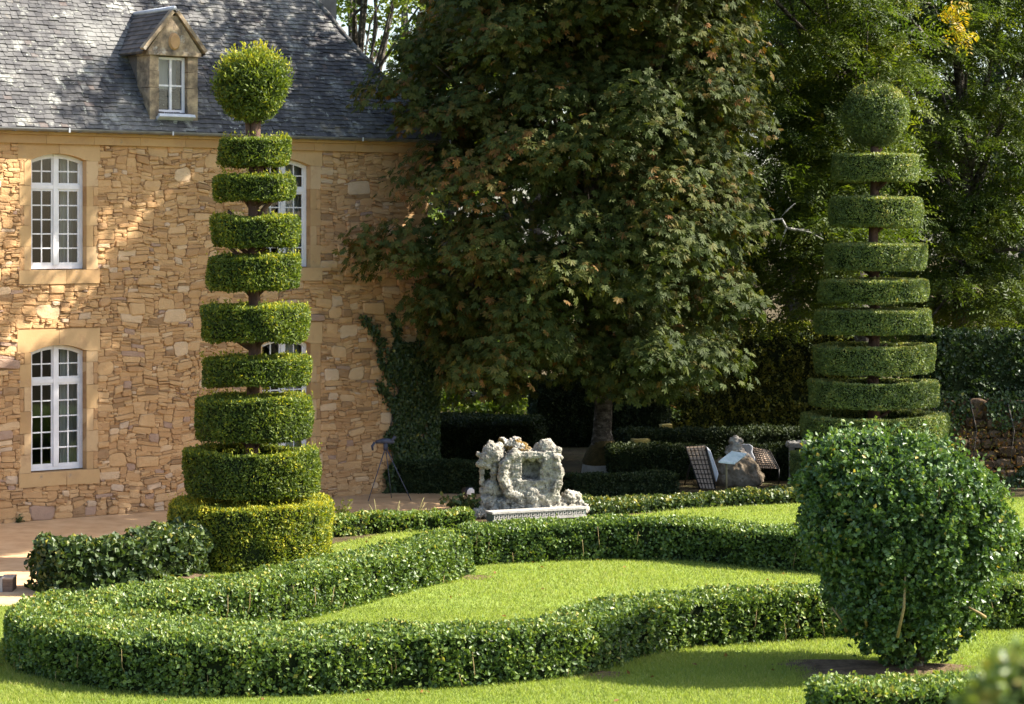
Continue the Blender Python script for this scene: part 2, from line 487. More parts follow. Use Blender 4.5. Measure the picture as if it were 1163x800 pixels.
def soil_patch(cx, cy, rx, ry, h, seed):
    mb = MB()
    n = 28
    V = [(cx, cy, h)]
    r = random.Random(seed)
    k = [1 + .18 * math.sin(3 * i / n * 6.28 + seed) + r.uniform(-.1, .1) for i in range(n)]
    for q, z in ((.5, h * .85), (1.0, .010)):
        for i in range(n):
            a = 6.283 * i / n
            V.append((cx + rx * q * k[i] * math.cos(a), cy + ry * q * k[i] * math.sin(a), z + (r.uniform(0, .02) if q < 1 else 0)))
    Fc = [(0, 1 + i, 1 + (i + 1) % n) for i in range(n)]
    Fc += [(1 + i, 1 + n + i, 1 + n + (i + 1) % n, 1 + (i + 1) % n) for i in range(n)]
    mb.add(V, Fc, 'soil', .5, True)
    o = mb.build('soil')
    o['kind'] = 'structure'


soil_patch(4.35, 29.1, 1.15, .75, .07, 1)
soil_patch(-5.15, 36.4, 1.5, .8, .10, 2)
soil_patch(.98, 28.75, .42, .24, .02, 5)
soil_patch(-.6, 37.0, .3, .25, .02, 6)

# ------------------------------------------------------------------ house (local x along the front, y inwards, z up)
HA = math.atan2(.61, .79)
house = empty('stone_house', (-9.48, 44.03, 0), HA,
              label='ochre rubble stone manor house under a steep grey slate roof with one dormer', cat='house')
XR, XL, ZE = 9.74, -12.0, 7.22
WINS = [(.62, 1.77, 4.69, 6.88), (.62, 1.77, .90, 3.28), (5.66, 6.81, 4.69, 6.88), (5.66, 6.81, .90, 3.28), (-4.4, -3.25, 4.69, 6.88), (-4.4, -3.25, .90, 3.28)]
RISE = .13


def build_wall():
    mb = MB()
    # backing leaf with openings
    cols = sorted({(w_[0], w_[1]) for w_ in WINS})
    x = XL
    for (a, b) in cols:
        mb.box((x, .008, 0), (a, .55, ZE), 'mortar')
        ws = sorted((w_[2], w_[3]) for w_ in WINS if w_[0] == a)
        z = 0
        for (z0, z1) in ws:
            mb.box((a, .008, z), (b, .55, z0), 'mortar')
            z = z1
        mb.box((a, .008, z), (b, .55, ZE), 'mortar')
        x = b
    mb.box((x, .008, 0), (XR, .55, ZE), 'mortar')
    mb.box((XR - .5, .56, 0), (XR, 8.0, ZE), 'mortar')
    mb.box((XL, .56, 0), (XL + .5, 8.0, ZE), 'mortar')
    mb.box((XL, 8.01, 0), (XR, 8.5, ZE), 'mortar')
    # rubble packing
    cw, ch = .05, .036
    x0s = -3.0
    nx, nz = int((XR - x0s) / cw), int((ZE - .02) / ch)
    occ = np.zeros((nx, nz), bool)
    for (a, b, z0, z1) in WINS:
        for (p, q, r, s) in ((a - .24, b + .24, z0, z1 - RISE), (a - .26, b + .26, z0 - .27, z0), (a - .28, b + .28, z1 - RISE, z1 + .32)):
            i0, i1 = int(round((p - x0s) / cw)), int(round((q - x0s) / cw))
            j0, j1 = int(round(r / ch)), int(round(s / ch))
            if i1 > 0:
                occ[max(0, i0):max(0, i1), max(0, j0):min(nz, j1)] = True
    R = random.Random(11)
    # dressed corner quoins
    j = 0
    k = 0
    while j < nz - 4:
        hh = R.choice([6, 7, 8])
        ww = (11, 6)[k % 2]
        occ[nx - ww:, j:j + hh] = True
        stone(mb, x0s + (nx - ww) * cw, XR, j * ch, min(nz, j + hh) * ch, R, 'dressed', .028, R.uniform(.1, .8), .006)
        j += hh; k += 1
    for j in range(nz):
        band = math.sin(j * .37) + .6 * math.sin(j * 1.1)
        for i in range(nx):
            if occ[i, j]: continue
            u = R.random()
            if u < .045: ww, hh = R.randint(6, 11), R.randint(5, 8)
            elif u < .35: ww, hh = R.randint(4, 9), R.randint(2, 4)
            else: ww, hh = R.randint(2, 5), R.randint(1, 2)
            w2 = 0
            while w2 < ww and i + w2 < nx and not occ[i + w2, j]: w2 += 1
            hh = min(hh, max(1, int(w2 * 1.1)))
            h2 = 0
            while h2 < hh and j + h2 < nz and not occ[i:i + w2, j + h2].any(): h2 += 1
            occ[i:i + w2, j:j + h2] = True
            big = w2 * h2 >= 30
            dark = R.random() < .02
            t = .99 if dark else (R.uniform(.55, .95) if big else min(.95, max(0, R.gauss(.42, .26))))
            if w2 * h2 < 12 and R.random() < .02: continue       # a missing stone leaves a dark hole
            stone(mb, x0s + i * cw, x0s + (i + w2) * cw, j * ch, (j + h2) * ch, R, 'stone', R.choice([.008, .012, .016, .022, .03, .048]), t, .011, True)
    # plain dressed course for the part of the front outside the photograph
    for j in range(24):
        xx = XL
        while xx < x0s - .1:
            ln = R.uniform(.3, .8)
            x2 = min(xx + ln, x0s - .004)
            mid = (xx + x2) / 2
            if not any(a - .32 < mid + ln / 2 and mid - ln / 2 < b + .32 and z0 - .3 < (j + 1) * .3 and j * .3 < z1 + .32 for (a, b, z0, z1) in WINS):
                stone(mb, xx, x2, j * .3, j * .3 + .3, R, 'stone', .03, R.uniform(.2, .7), .012)
            xx = x2
    # cornice
    for i in range(22):
        a = XL + i * (XR + .08 - XL) / 22
        mb.box((a + .003, -.10, ZE - .16), (a + (XR + .08 - XL) / 22 - .003, .028, ZE), 'dressed', R.random() * .6)
        mb.box((a + .003, -.17, ZE + .003), (a + (XR + .08 - XL) / 22 - .003, .028, ZE + .07), 'dressed', R.random() * .6)
    return mb.build('wall', house)


def stone(mb, x0, x1, z0, z1, R, mat, dep, t, jit, warp=False):
    g = R.uniform(-.003, .006)
    x0 += g; x1 -= g; z0 += g; z1 -= g
    w_, h_ = x1 - x0, z1 - z0
    if w_ < .01 or h_ < .01: return
    c = min(w_, h_) * R.uniform(.12, .3)
    P = []
    for (cx, cz, a, b) in ((x0, z0, 1, 1), (x1, z0, -1, 1), (x1, z1, -1, -1), (x0, z1, 1, -1)):
        p1 = (cx + a * c, cz); p2 = (cx, cz + b * c)
        P += [p2, p1] if (a, b) in ((1, 1), (-1, -1)) else [p1, p2]
    P = [(p[0] + R.uniform(-jit, jit), p[1] + R.uniform(-jit, jit)) for p in P]
    n = len(P)
    mx, mz = (x0 + x1) / 2, (z0 + z1) / 2
    ins = min(.03, min(w_, h_) * .16)
    V = [(p[0], .04, p[1]) for p in P]
    for p in P:
        dx, dz = mx - p[0], mz - p[1]
        l = math.hypot(dx, dz) + 1e-6
        V.append((p[0], -dep * .6, p[1]))
    for p in P:
        dx, dz = mx - p[0], mz - p[1]
        l = math.hypot(dx, dz) + 1e-6
        V.append((p[0] + dx / l * ins, -dep + R.uniform(-.006, .006), p[1] + dz / l * ins))
    V.append((mx, -dep - R.uniform(0, .010), mz))
    if warp:
        W_ = []
        for (x, y, z) in V:
            f = 1.0
            for (a, b, c0, c1) in WINS:
                dx = max(a - .36 - x, x - b - .36, 0); dz = max(c0 - .3 - z, z - c1 - .36, 0)
                f = min(f, math.hypot(dx, dz) / .35)
            f *= min(1, (XR - .6 - x) / .3 if x < XR - .6 else 0) * min(1, z / .2)
            W_.append((x + f * .03 * math.sin(z * 7.1 + 2.1 * math.sin(x * 3.3)), y, z + f * (.035 * math.sin(x * 3.1 + 1.7 * math.sin(z * 2.3)) + .014 * math.sin(x * 11 + z * 5))))
        V = W_
    Fc = []
    for r in (0, 1):
        for i in range(n):
            k = (i + 1) % n
            Fc.append((r * n + i, r * n + k, (r + 1) * n + k, (r + 1) * n + i))
    Fc += [(2 * n + i, 2 * n + (i + 1) % n, 3 * n) for i in range(n)]
    mb.add(V, Fc, mat, t)


build_wall()


def arch(x, x0, x1, z1):
    u = (x - (x0 + x1) / 2) / ((x1 - x0) / 2)
    return z1 - RISE * u * u


def build_window(a, b, z0, z1, n, small=False):
    R = random.Random(n)
    m = MB()                       # white joinery
    y0 = .14

    def bar(xa, xb, za, zb, d=0.0, t=.05):
        m.box((xa, y0 + d, za), (xb, y0 + d + t, zb), 'white_paint')
    zt = z0 + (z1 - z0) * .715     # transom
    spring = z1 - RISE
    bar(a + .005, a + .07, z0 + .02, spring, 0, .06); bar(b - .07, b - .005, z0 + .02, spring, 0, .06)
    bar(a + .071, b - .071, z0 + .02, z0 + .09, .002, .06)
    mid = (a + b) / 2
    bar(mid - .045, mid + .045, z0 + .091, z1 - .01, -.012, .07)
    bar(a + .071, mid - .046, zt - .04, zt + .04, -.008, .07); bar(mid + .046, b - .071, zt - .04, zt + .04, -.008, .07)
    # arched head rail
    N = 14
    lo = [(a + .005 + (b - a - .01) * i / N) for i in range(N + 1)]
    pts = [(x, arch(x, a, b, z1) - .085) for x in lo] + [(x, arch(x, a, b, z1) - .004) for x in reversed(lo)]
    for i in range(N):
        q = [pts[i], pts[i + 1], pts[2 * N + 1 - i - 1], pts[2 * N + 1 - i]]
        m.prism(q, y0 + .001, y0 + .058, 'white_paint')
    for (xa, xb) in ((a + .071, mid - .046), (mid + .046, b - .071)):
        # sash stiles
        bar(xa, xa + .035, z0 + .091, zt - .041, .012, .035); bar(xb - .035, xb, z0 + .091, zt - .041, .012, .035)
        bar(xa + .036, xb - .036, z0 + .091, z0 + .14, .012, .035); bar(xa + .036, xb - .036, zt - .08, zt - .041, .012, .035)
        cx = (xa + xb) / 2
        bar(cx - .012, cx + .012, z0 + .141, zt - .081, .018, .025)
        for r in range(1, 5):
            zz = z0 + .14 + (zt - .08 - z0 - .14) * r / 5
            bar(xa + .036, cx - .0125, zz - .012, zz + .012, .018, .025); bar(cx + .0125, xb - .036, zz - .012, zz + .012, .018, .025)
        # upper light
        top = arch(cx, a, b, z1) - .086
        bar(xa, xa + .03, zt + .041, arch(xa, a, b, z1) - .075, .012, .035); bar(xb - .03, xb, zt + .041, arch(xb, a, b, z1) - .08, .012, .035)
        bar(xa + .031, xb - .031, zt + .041, zt + .075, .012, .035)
        bar(cx - .012, cx + .012, zt + .076, top + .01, .018, .025)
        zz = (zt + .075 + top) / 2
        bar(xa + .031, cx - .0125, zz - .012, zz + .012, .018, .025); bar(cx + .0125, xb - .031, zz - .012, zz + .012, .018, .025)
    win = m.build('window', house)
    p = MB()
    q = [(a + .06, z0 + .08), (b - .06, z0 + .08)] + [(x, arch(x, a, b, z1) - .05) for x in np.linspace(b - .06, a + .06, 9)]
    p.add([(u, y0 + .034, v) for u, v in q], [tuple(range(len(q)))], 'glass')
    p.build('pane', win)
    c = MB()                       # dark room and curtain behind the glass
    c.add([(a - .3, .56, z0 - .3), (b + .3, .56, z0 - .3), (b + .3, 2.2, z0 - .3), (a - .3, 2.2, z0 - .3), (a - .3, .56, z1 + .2), (b + .3, .56, z1 + .2), (b + .3, 2.2, z1 + .2), (a - .3, 2.2, z1 + .2)],
          [(0, 3, 2, 1), (4, 5, 6, 7), (1, 2, 6, 5), (2, 3, 7, 6), (3, 0, 4, 7)], 'room')
    xs = np.linspace(b - .34, b + .1, 24)
    V = [(x, .42 + .025 * math.sin(i * 1.3), z) for z in (z0 + .03, z1 - .02) for i, x in enumerate(xs)]
    c.add(V, [(i, i + 1, 24 + i + 1, 24 + i) for i in range(23)], 'curtain', .5, True)
    c.build('interior', win)
    s = MB()                       # dressed surround
    z = z0 + .003
    k = n
    while z < spring - .02:
        hh = min(R.uniform(.32, .46), spring - z)
        if spring - z - hh < .15: hh = spring - z
        for side in (-1, 1):
            wd = (.14, .24)[(k + (side > 0)) % 2]
            e = R.uniform(-.02, .02)
            if wd < .2:
                f0, f1 = (a - .24, a - wd - .002) if side < 0 else (b + wd + .002, b + .24)
                stone(s, f0, f1, z, z + hh * .5, R, 'stone', .02, R.random() * .7, .004); stone(s, f0, f1, z + hh * .5, z + hh, R, 'stone', .02, R.random() * .7, .004)
            if side < 0: s.box((a - wd, -.018 + e * .2, z + .003), (a, .30, z + hh - .003), 'dressed', R.random(), jit=.003)
            else: s.box((b, -.018 + e * .2, z + .003), (b + wd, .30, z + hh - .003), 'dressed', R.random(), jit=.003)
        z += hh; k += 1
    s.box((a - .26, -.055, z0 - .26), (a + (b - a) * .62, .2, z0 + .0), 'dressed', R.random(), jit=.004)
    s.box((a + (b - a) * .62 + .006, -.055, z0 - .26), (b + .26, .2, z0 + .0), 'dressed', R.random(), jit=.004)
    xs = [a - .34, a, a + (b - a) * .2, a + (b - a) * .4, mid, a + (b - a) * .6, a + (b - a) * .8, b, b + .34]
    for (i0, i1, xl, xr) in ((0, 4, a - .28, mid), (4, 8, mid + .005, b + .28)):
        qq = []
        for x in np.linspace(xl, xr, 9):
            qq.append((x, arch(min(max(x, a), b), a, b, z1)))
        qq += [(xr, z1 + .30), (xl, z1 + .30)]
        for i in range(8):
            u = [qq[i], qq[i + 1], (qq[i + 1][0], z1 + .30), (qq[i][0], z1 + .30)]
            s.prism(u, -.022, .30, 'dressed', .3 + .4 * (i0 == 4))
    s.build('stone_surround', win)
    return win


def glass_mat():
    m, nt, out = new_mat('window_glass')
    g = node(nt, 'ShaderNodeBsdfGlossy', Roughness=.03)
    g.inputs[0].default_value = (.9, .95, 1, 1)
    t = node(nt, 'ShaderNodeBsdfTransparent')
    t.inputs[0].default_value = (.86, .88, .86, 1)
    fr = node(nt, 'ShaderNodeFresnel', IOR=1.5)
    mx = node(nt, 'ShaderNodeMixShader')
    nt.links.new(fr.outputs[0], mx.inputs[0]); nt.links.new(t.outputs[0], mx.inputs[1]); nt.links.new(g.outputs[0], mx.inputs[2])
    nt.links.new(mx.outputs[0], out.inputs[0])
    M['glass'] = m


glass_mat()
for i, (a, b, z0, z1) in enumerate(WINS):
    build_window(a, b, z0, z1, i)

# roof
EY, ZR = -.28, 7.37
PITCH = .727


def hip(h):
    return float(np.interp(h, [0, 1, 2, 3, 5.8], [0, .72, 1.36, 1.83, 3.0]))


def yin(h):
    return EY + PITCH * h


XE = XR + .22
HR = (8.5 / 2 + .28) / PITCH


def build_roof():
    mb = MB()
    hs = [0, .5, 1, 1.5, 2, 2.5, 3, 4, 5, HR]
    Yb = 8.78
    V, Fc = [], []
    for h in hs:
        V += [(XL - .2, yin(h), ZR + h), (XE - hip(h), yin(h), ZR + h), (XE - hip(h), Yb - PITCH * h, ZR + h), (XL - .2, Yb - PITCH * h, ZR + h)]
    for i in range(len(hs) - 1):
        o = 4 * i
        Fc += [(o, o + 1, o + 5, o + 4), (o + 1, o + 2, o + 6, o + 5), (o + 2, o + 3, o + 7, o + 6)]
    Fc.append((0, 3, 2, 1))
    mb.add(V, Fc, 'slate', .4)
    # slates on the front slope
    R = random.Random(5)
    sl = math.hypot(1, PITCH)
    nh = Vector((0, -1, PITCH)).normalized()
    dh = .085
    row = 0
    h = -.03
    while h < 4.6:
        x = -4.0 + R.uniform(0, .12)
        xmax = XE - hip(max(h, 0)) - .01
        hh = dh * R.uniform(.95, 1.05)
        while x < xmax:
            wd = R.uniform(.10, .21)
            x2 = min(x + wd, xmax)
            hl = h + R.uniform(-.016, .016)
            up = h + hh * 1.5
            e0 = .022 + R.uniform(0, .018)
            y0, z0 = yin(hl), ZR + hl
            y1, z1 = yin(up), ZR + up
            a, b = x + .004, x2 - .004
            tw = R.uniform(-.004, .004)
            V = [(a, y0 + nh.y * (e0 + tw), z0 + nh.z * (e0 + tw)), (b, y0 + nh.y * (e0 - tw), z0 + nh.z * (e0 - tw)), (b, y1 + nh.y * .006, z1 + nh.z * .006), (a, y1 + nh.y * .006, z1 + nh.z * .006),
                 (a, y0, z0), (b, y0, z0)]
            mb.add(V, [(0, 1, 2, 3), (4, 5, 1, 0)], 'slate', min(1, max(0, R.gauss(.45, .25))))
            x = x2
        h += hh
        row += 1
    # hip tiles
    h = 0
    while h < 4.5:
        p0 = (XE - hip(h), yin(h), ZR + h); p1 = (XE - hip(h + .24), yin(h + .24), ZR + h + .24)
        mb.tube([(p0[0], p0[1] - .01, p0[2] + .03), (p1[0], p1[1] - .01, p1[2] + .02)], [.06, .05], 'slate', 6, R.random())
        h += .2
    roof = mb.build('roof', house)
    c = MB()
    # chimney stack behind the hip: right edge at x = 381 px
    c.box((7.75, 1.9, 8.4), (8.70, 2.8, 13.6), 'chimney_stone', .5)
    c.box((7.67, 1.82, 13.603), (8.78, 2.88, 13.85), 'chimney_stone', .5)
    c.build('chimney', roof)
    g = MB()
    gy, gz = EY - .03, ZR - .03
    n = 10
    for i in range(n):
        a = XL + i * (XE + .1 - XL) / n
        b = a + (XE + .1 - XL) / n - .004
        prof = [(gy + .065 * math.cos(t), gz + .065 * math.sin(t)) for t in np.linspace(math.pi, 2 * math.pi, 9)]
        prof2 = [(gy + .058 * math.cos(t), gz + .002 + .058 * math.sin(t)) for t in np.linspace(2 * math.pi, math.pi, 9)]
        pr = prof + prof2
        V = [(a, p[0], p[1]) for p in pr] + [(b, p[0], p[1]) for p in pr]
        k = len(pr)
        g.add(V, [(j, j + k, (j + 1) % k + k, (j + 1) % k) for j in range(k)], 'zinc', .5)
        g.box((b - .02, gy - .075, gz - .075), (b + .01, gy - .058, gz + .006), 'lead')
        for q in range(5):
            xx = a + (q + .5) * (b - a) / 5
            g.box((xx - .012, gy - .07, gz - .072), (xx + .012, gy + .1, gz - .066), 'zinc')
    g.build('gutter', house)
    return roof


build_roof()


def build_dormer():
    yf = -.13
    x0, x1 = 3.02, 4.14
    xc = (x0 + x1) / 2
    wa, wb, wz0, wz1 = xc - .33, xc + .30, 7.70, 8.80
    m = MB()
    R = random.Random(3)
    # pilasters in blocks
    z = 7.50
    for hh in (.36, .34, .32, .30):
        m.box((x0 + .03, yf - .02, z + .002), (wa - .004, .35, z + hh - .002), 'old_stone', .5, jit=.006)
        m.box((wb + .004, yf - .02, z + .002), (x1 - .03, .35, z + hh - .002), 'old_stone', .5, jit=.006)
        z += hh
    m.box((wa, yf + .05, 7.45), (wb, .3, wz0), 'old_stone')
    m.box((x0 - .02, yf - .07, 8.823), (x1 + .02, .3, 8.90), 'old_stone', jit=.004)           # cornice
    # pediment
    m.prism([(x0 - .03, 8.903), (x1 + .03, 8.903), (xc + .06, 9.60), (xc - .06, 9.60)], yf - .03, yf + .16, 'old_stone')
    for (p, q) in (((x0 - .10, 8.90), (xc - .02, 9.66)), ((xc + .02, 9.66), (x1 + .10, 8.90))):
        d = np.array(q) - np.array(p); d = d / np.linalg.norm(d); nn = np.array([-d[1], d[0]]) * .07
        m.prism([tuple(p), tuple(q), tuple(np.array(q) + nn), tuple(np.array(p) + nn)], yf - .09, yf + .05, 'old_stone')
    # carved boss
    V, Fc = [], []
    for i in range(18):
        a = 6.283 * i / 18
        V.append((xc + .13 * math.cos(a), yf - .032, 9.10 + .17 * math.sin(a)))
    for i in range(18):
        a = 6.283 * i / 18
        V.append((xc + .10 * math.cos(a), yf - .075, 9.10 + .14 * math.sin(a)))
    Fc = [(i, (i + 1) % 18, 18 + (i + 1) % 18, 18 + i) for i in range(18)] + [tuple(range(18, 36))]
    m.add(V, Fc, 'dressed', .3)
    # cheeks: stone next to the front, then boarded slate
    for xx, s in ((x0 + .05, 1), (x1 - .05, -1)):
        m.box((min(xx, xx + .12 * s), .351, 7.6), (max(xx, xx + .12 * s), 1.45, 8.86), 'dormer_slate')
    dm = m.build('dormer', house)
    f = MB()
    f.box((wa, yf + .09, wz0 + .002), (wa + .06, yf + .15, wz1), 'white_paint'); f.box((wb - .06, yf + .09, wz0 + .002), (wb, yf + .15, wz1), 'white_paint')
    f.box((wa + .061, yf + .09, wz0 + .002), (wb - .061, yf + .15, wz0 + .08), 'white_paint'); f.box((wa + .061, yf + .09, wz1 - .05), (wb - .061, yf + .15, wz1), 'white_paint')
    cx = (wa + wb) / 2
    f.box((cx - .025, yf + .085, wz0 + .081), (cx + .025, yf + .14, wz1 - .051), 'white_paint')
    zz = wz0 + (wz1 - wz0) * .5
    f.box((wa + .061, yf + .1, zz - .018), (cx - .026, yf + .14, zz + .018), 'white_paint'); f.box((cx + .026, yf + .1, zz - .018), (wb - .061, yf + .14, zz + .018), 'white_paint')
    f.build('window_frame', dm)
    p = MB()
    p.add([(wa + .05, yf + .125, wz0 + .07), (wb - .05, yf + .125, wz0 + .07), (wb - .05, yf + .125, wz1 - .04), (wa + .05, yf + .125, wz1 - .04)], [(0, 1, 2, 3)], 'glass')
    p.box((wa, .30, wz0), (wb, .32, wz1), 'curtain')
    p.build('pane', dm)
    l = MB()
    l.box((wa - .06, yf - .16, 7.60), (wb + .10, yf - .02, 7.66), 'lead', rot=Matrix.Rotation(math.radians(-28), 3, 'X'))
    l.box((wa - .02, yf - .08, 7.667), (wb + .05, yf + .10, 7.698), 'lead')
    l.build('sill', dm)
    r = MB()
    # little saddle roof with slates
    yb = 1.75
    for s in (-1, 1):
        ex = xc + s * (.5 * (x1 - x0) + .12)
        zE, zA = 8.86, 9.72
        n = 9
        for i in range(n):
            u0, u1 = i / n, min(1.0, (i + 1.35) / n)
            y = yf - .04
            while y < yb:
                y2 = min(y + R.uniform(.12, .2), yb)
                pz = lambda u, e: (ex + (xc - ex) * u + s * e * .62, zE + (zA - zE) * u + e * .75)
                a, b = pz(u0, .03), pz(u1, .008)
                a2 = pz(u0, .0)
                V = [(a[0], y + .003, a[1]), (a[0], y2 - .003, a[1]), (b[0], y2 - .003, b[1]), (b[0], y + .003, b[1]), (a2[0], y + .003, a2[1]), (a2[0], y2 - .003, a2[1])]
                fc = [(0, 1, 2, 3), (4, 5, 1, 0)]
                if s > 0: fc = [f_[::-1] for f_ in fc]
                r.add(V, fc, 'dormer_slate', R.random())
                y = y2
        V = [(ex, yf + .02, zE - .015), (ex, yb, zE - .015), (xc, yb, zA - .015), (xc, yf + .02, zA - .015)]
        r.add(V, [(0, 1, 2, 3)], 'dormer_slate', .3)
    r.tube([(xc, yf - .05, 9.75), (xc, yb, 9.75)], .045, 'lead', 7)
    # lead valley on the left
    r.tube([(x0 - .16, 1.0, 8.86), (xc - .05, 1.85, 9.74)], .035, 'lead', 6)
    r.build('gable_roof', dm)


build_dormer()


# ------------------------------------------------------------------ hedges
def sweep(path, width, height, z0=0.0, closed_ends=True, inset=.05, round_=.08):
    """hedge body: dense rounded box swept along a smoothed plan path; returns V, T"""
    P = np.asarray(path, float)
    Wd = np.broadcast_to(np.asarray(width, float), (len(P),))
    # Catmull-Rom resample
    pts, ws = [], []
    for i in range(len(P) - 1):
        p0, p1, p2, p3 = P[max(i - 1, 0)], P[i], P[i + 1], P[min(i + 2, len(P) - 1)]
        k = max(3, int(np.linalg.norm(p2 - p1) / .25))
        for t in np.arange(k) / k:
            pts.append(.5 * (2 * p1 + (p2 - p0) * t + (2 * p0 - 5 * p1 + 4 * p2 - p3) * t * t + (3 * p1 - p0 - 3 * p2 + p3) * t ** 3))
            ws.append(Wd[i] + (Wd[i + 1] - Wd[i]) * t)
    pts.append(P[-1]); ws.append(Wd[-1])
    pts, ws = np.array(pts), np.array(ws)
    T = unit(np.gradient(pts, axis=0))
    N = np.stack([-T[:, 1], T[:, 0]], 1)
    prof = [(-.5, 0), (-.5, .35), (-.5, .7), (-.49, .9), (-.44, .985), (-.36, 1.0), (-.12, 1.0), (.12, 1.0), (.36, 1.0), (.44, .985), (.49, .9), (.5, .7), (.5, .35), (.5, 0)]
    k = len(prof)
    V = []
    ends = [(0, .25), (0, .7), (0, .93)]
    n = len(pts)
    rows = []
    for i in range(n):
        rows.append((pts[i], N[i], ws[i], 1.0))
    # rounded ends
    rows = [(pts[0] - T[0] * .10, N[0], ws[0] * .80, .94)] + rows + [(pts[-1] + T[-1] * .10, N[-1], ws[-1] * .80, .94)]
    for (p, nn, w_, q) in rows:
        for (u, v) in prof:
            V.append((p[0] + nn[0] * u * w_, p[1] + nn[1] * u * w_, z0 + v * height * q))
    V = np.array(V)
    Fc = []
    m = len(rows)
    for i in range(m - 1):
        for j in range(k - 1):
            Fc.append((i * k + j, (i + 1) * k + j, (i + 1) * k + j + 1, i * k + j + 1))
    Fc.append(tuple(range(k)))
    Fc.append(tuple((m - 1) * k + j for j in range(k - 1, -1, -1)))
    # outward check
    T_ = tri_of(Fc)
    A = np.cross(V[T_[:, 1]] - V[T_[:, 0]], V[T_[:, 2]] - V[T_[:, 0]])
    if A[np.abs(A[:, 2]).argmax(), 2] < 0:
        T_ = T_[:, ::-1]
    return V, T_


def shrink(V, T, d):
    """inset a closed triangle body along vertex normals"""
    n = np.zeros_like(V)
    A = np.cross(V[T[:, 1]] - V[T[:, 0]], V[T[:, 2]] - V[T[:, 0]])
    for k in range(3): np.add.at(n, T[:, k], A)
    n = unit(n)
    return V - n * d


def view_weight(C, N):
    """a little fewer leaves where a body faces away from the garden viewpoint"""
    to = unit(np.array([0, 0, H]) - C)
    f = (N * to).sum(1)
    return np.where(f > -.25, 1.0, .45) * np.where(N[:, 2] < -.6, .5, 1)


def hedge(name, path, width, height, mat, label, cat='hedge', group=None, cover=2.3, L=.06, W=.04, seed=0, tint=(.45, .22), inset=.085, twigs=0, shoots=0, lump=.045, lumpf=9, **kw):
    V, T = sweep(path, width, height)
    V = V + np.stack([wob(V, 2.2, seed + 1), wob(V, 2.2, seed + 2), wob(V, 1.7, seed + 3) * (V[:, 2] > .1)], 1) * .05
    mb = MB()
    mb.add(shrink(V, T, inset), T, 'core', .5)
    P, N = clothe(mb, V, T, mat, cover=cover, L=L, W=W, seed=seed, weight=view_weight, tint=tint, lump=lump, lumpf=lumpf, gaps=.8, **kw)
    if shoots:
        k = np.where(N[:, 2] > .6)[0]
        k = rng.choice(k, min(shoots, len(k)), replace=False)
        for q in range(4):
            C = P[k] + np.array([0, 0, .02 + .022 * q]) + rng.normal(size=(len(k), 3)) * .012
            leaves(mb, C, rng.normal(size=(len(k), 3)) * .5 + [0, 0, .9], rng.normal(size=(len(k), 3)), L * .9, W * .9, mat, rng.uniform(.6, .95, len(k)))
    if twigs:
        k = rng.choice(len(P), twigs)
        for i in k:
            if P[i][2] < .55 * height + .1 and abs(N[i][2]) < .4:
                b = P[i] * 1.0; b[2] = max(.02, b[2] - .2)
                e = P[i] + N[i] * .0 + rng.normal(size=3) * .05
                mb.tube([b - N[i] * .03, (b + e) / 2 + N[i] * .015, e + [0, 0, .1]], [.006, .005, .003], 'twig', 4)
    o = mb.build(name)
    tag(o, label, cat, group)
    return o


PA = [(-.98, 37.5), (-1.8, 35.9), (-2.6, 34.3), (-3.5, 32.75), (-4.6, 31.6), (-5.65, 30.6), (-5.4, 29.35), (-4.1, 28.35), (-2.8, 28.05), (-1.35, 28.25), (-.1, 28.55), (.62, 29.05), (1.25, 30.1), (2.0, 30.85), (3.1, 31.35), (4.3, 31.75), (6.9, 32.5), (9.5, 33)]
WA = [.85, .9, .95, .95, 1.1, 1.3, 1.5, 1.75, 1.35, .95, .85, .85, .85, .85, .85, .85, .85, .85]
hedge('box_hedge', PA, WA, .63, 'box', 'long low box hedge doubling back in a C and bending across the front lawn', group='clipped box hedges', seed=10, cover=2.6, twigs=260, shoots=220)
PC = [(-.7, 38.65), (.5, 39.2), (1.7, 39.4), (2.7, 39.3), (3.4, 38.95), (4.3, 38.2), (5.5, 37.6), (7, 37.6), (10, 38.2)]
hedge('box_hedge', PC, .85, .61, 'box', 'low box hedge running in front of the white carved stone fountain', group='clipped box hedges', seed=20, cover=2.6, twigs=120, shoots=90, tint=(.4, .2))
hedge('box_hedge', [(3.25, 24.8), (4.5, 24.85), (6.2, 24.5), (8, 24.2)], .95, .66, 'box', 'low box hedge before the big rounded bush, cut by the lower photo edge', group='clipped box hedges', seed=30, cover=2.4, shoots=60, tint=(.5, .2))
hedge('low_border', [(-3.6, 42.2), (-2.6, 42.9), (-1.6, 43.3), (-.9, 43.6)], .9, .30, 'box', 'low pale green border between the left topiary and carved fountain', cat='border', seed=40, tint=(.55, .22), L=.07, W=.045)
hedge('ivy_border', [(1.35, 45.6), (3.0, 46.6), (4.6, 47.4), (6.2, 48.0), (9.0, 48.6)], .9, .22, 'ivy', 'low ivy border along the far edge of the lawn', cat='border', seed=41, L=.08, W=.06, tint=(.6, .2))
hedge('ivy_bush', [(-7.0, 35.6), (-6.1, 36.1), (-5.4, 36.9), (-5.3, 37.9)], [1.0, 1.1, 1.0, .9], .74, 'ivy', 'shaggy dark ivy bush on the sandy path left of the topiary', cat='bush', seed=42, L=.10, W=.085, cover=2.8, lump=.09, tint=(.45, .22))
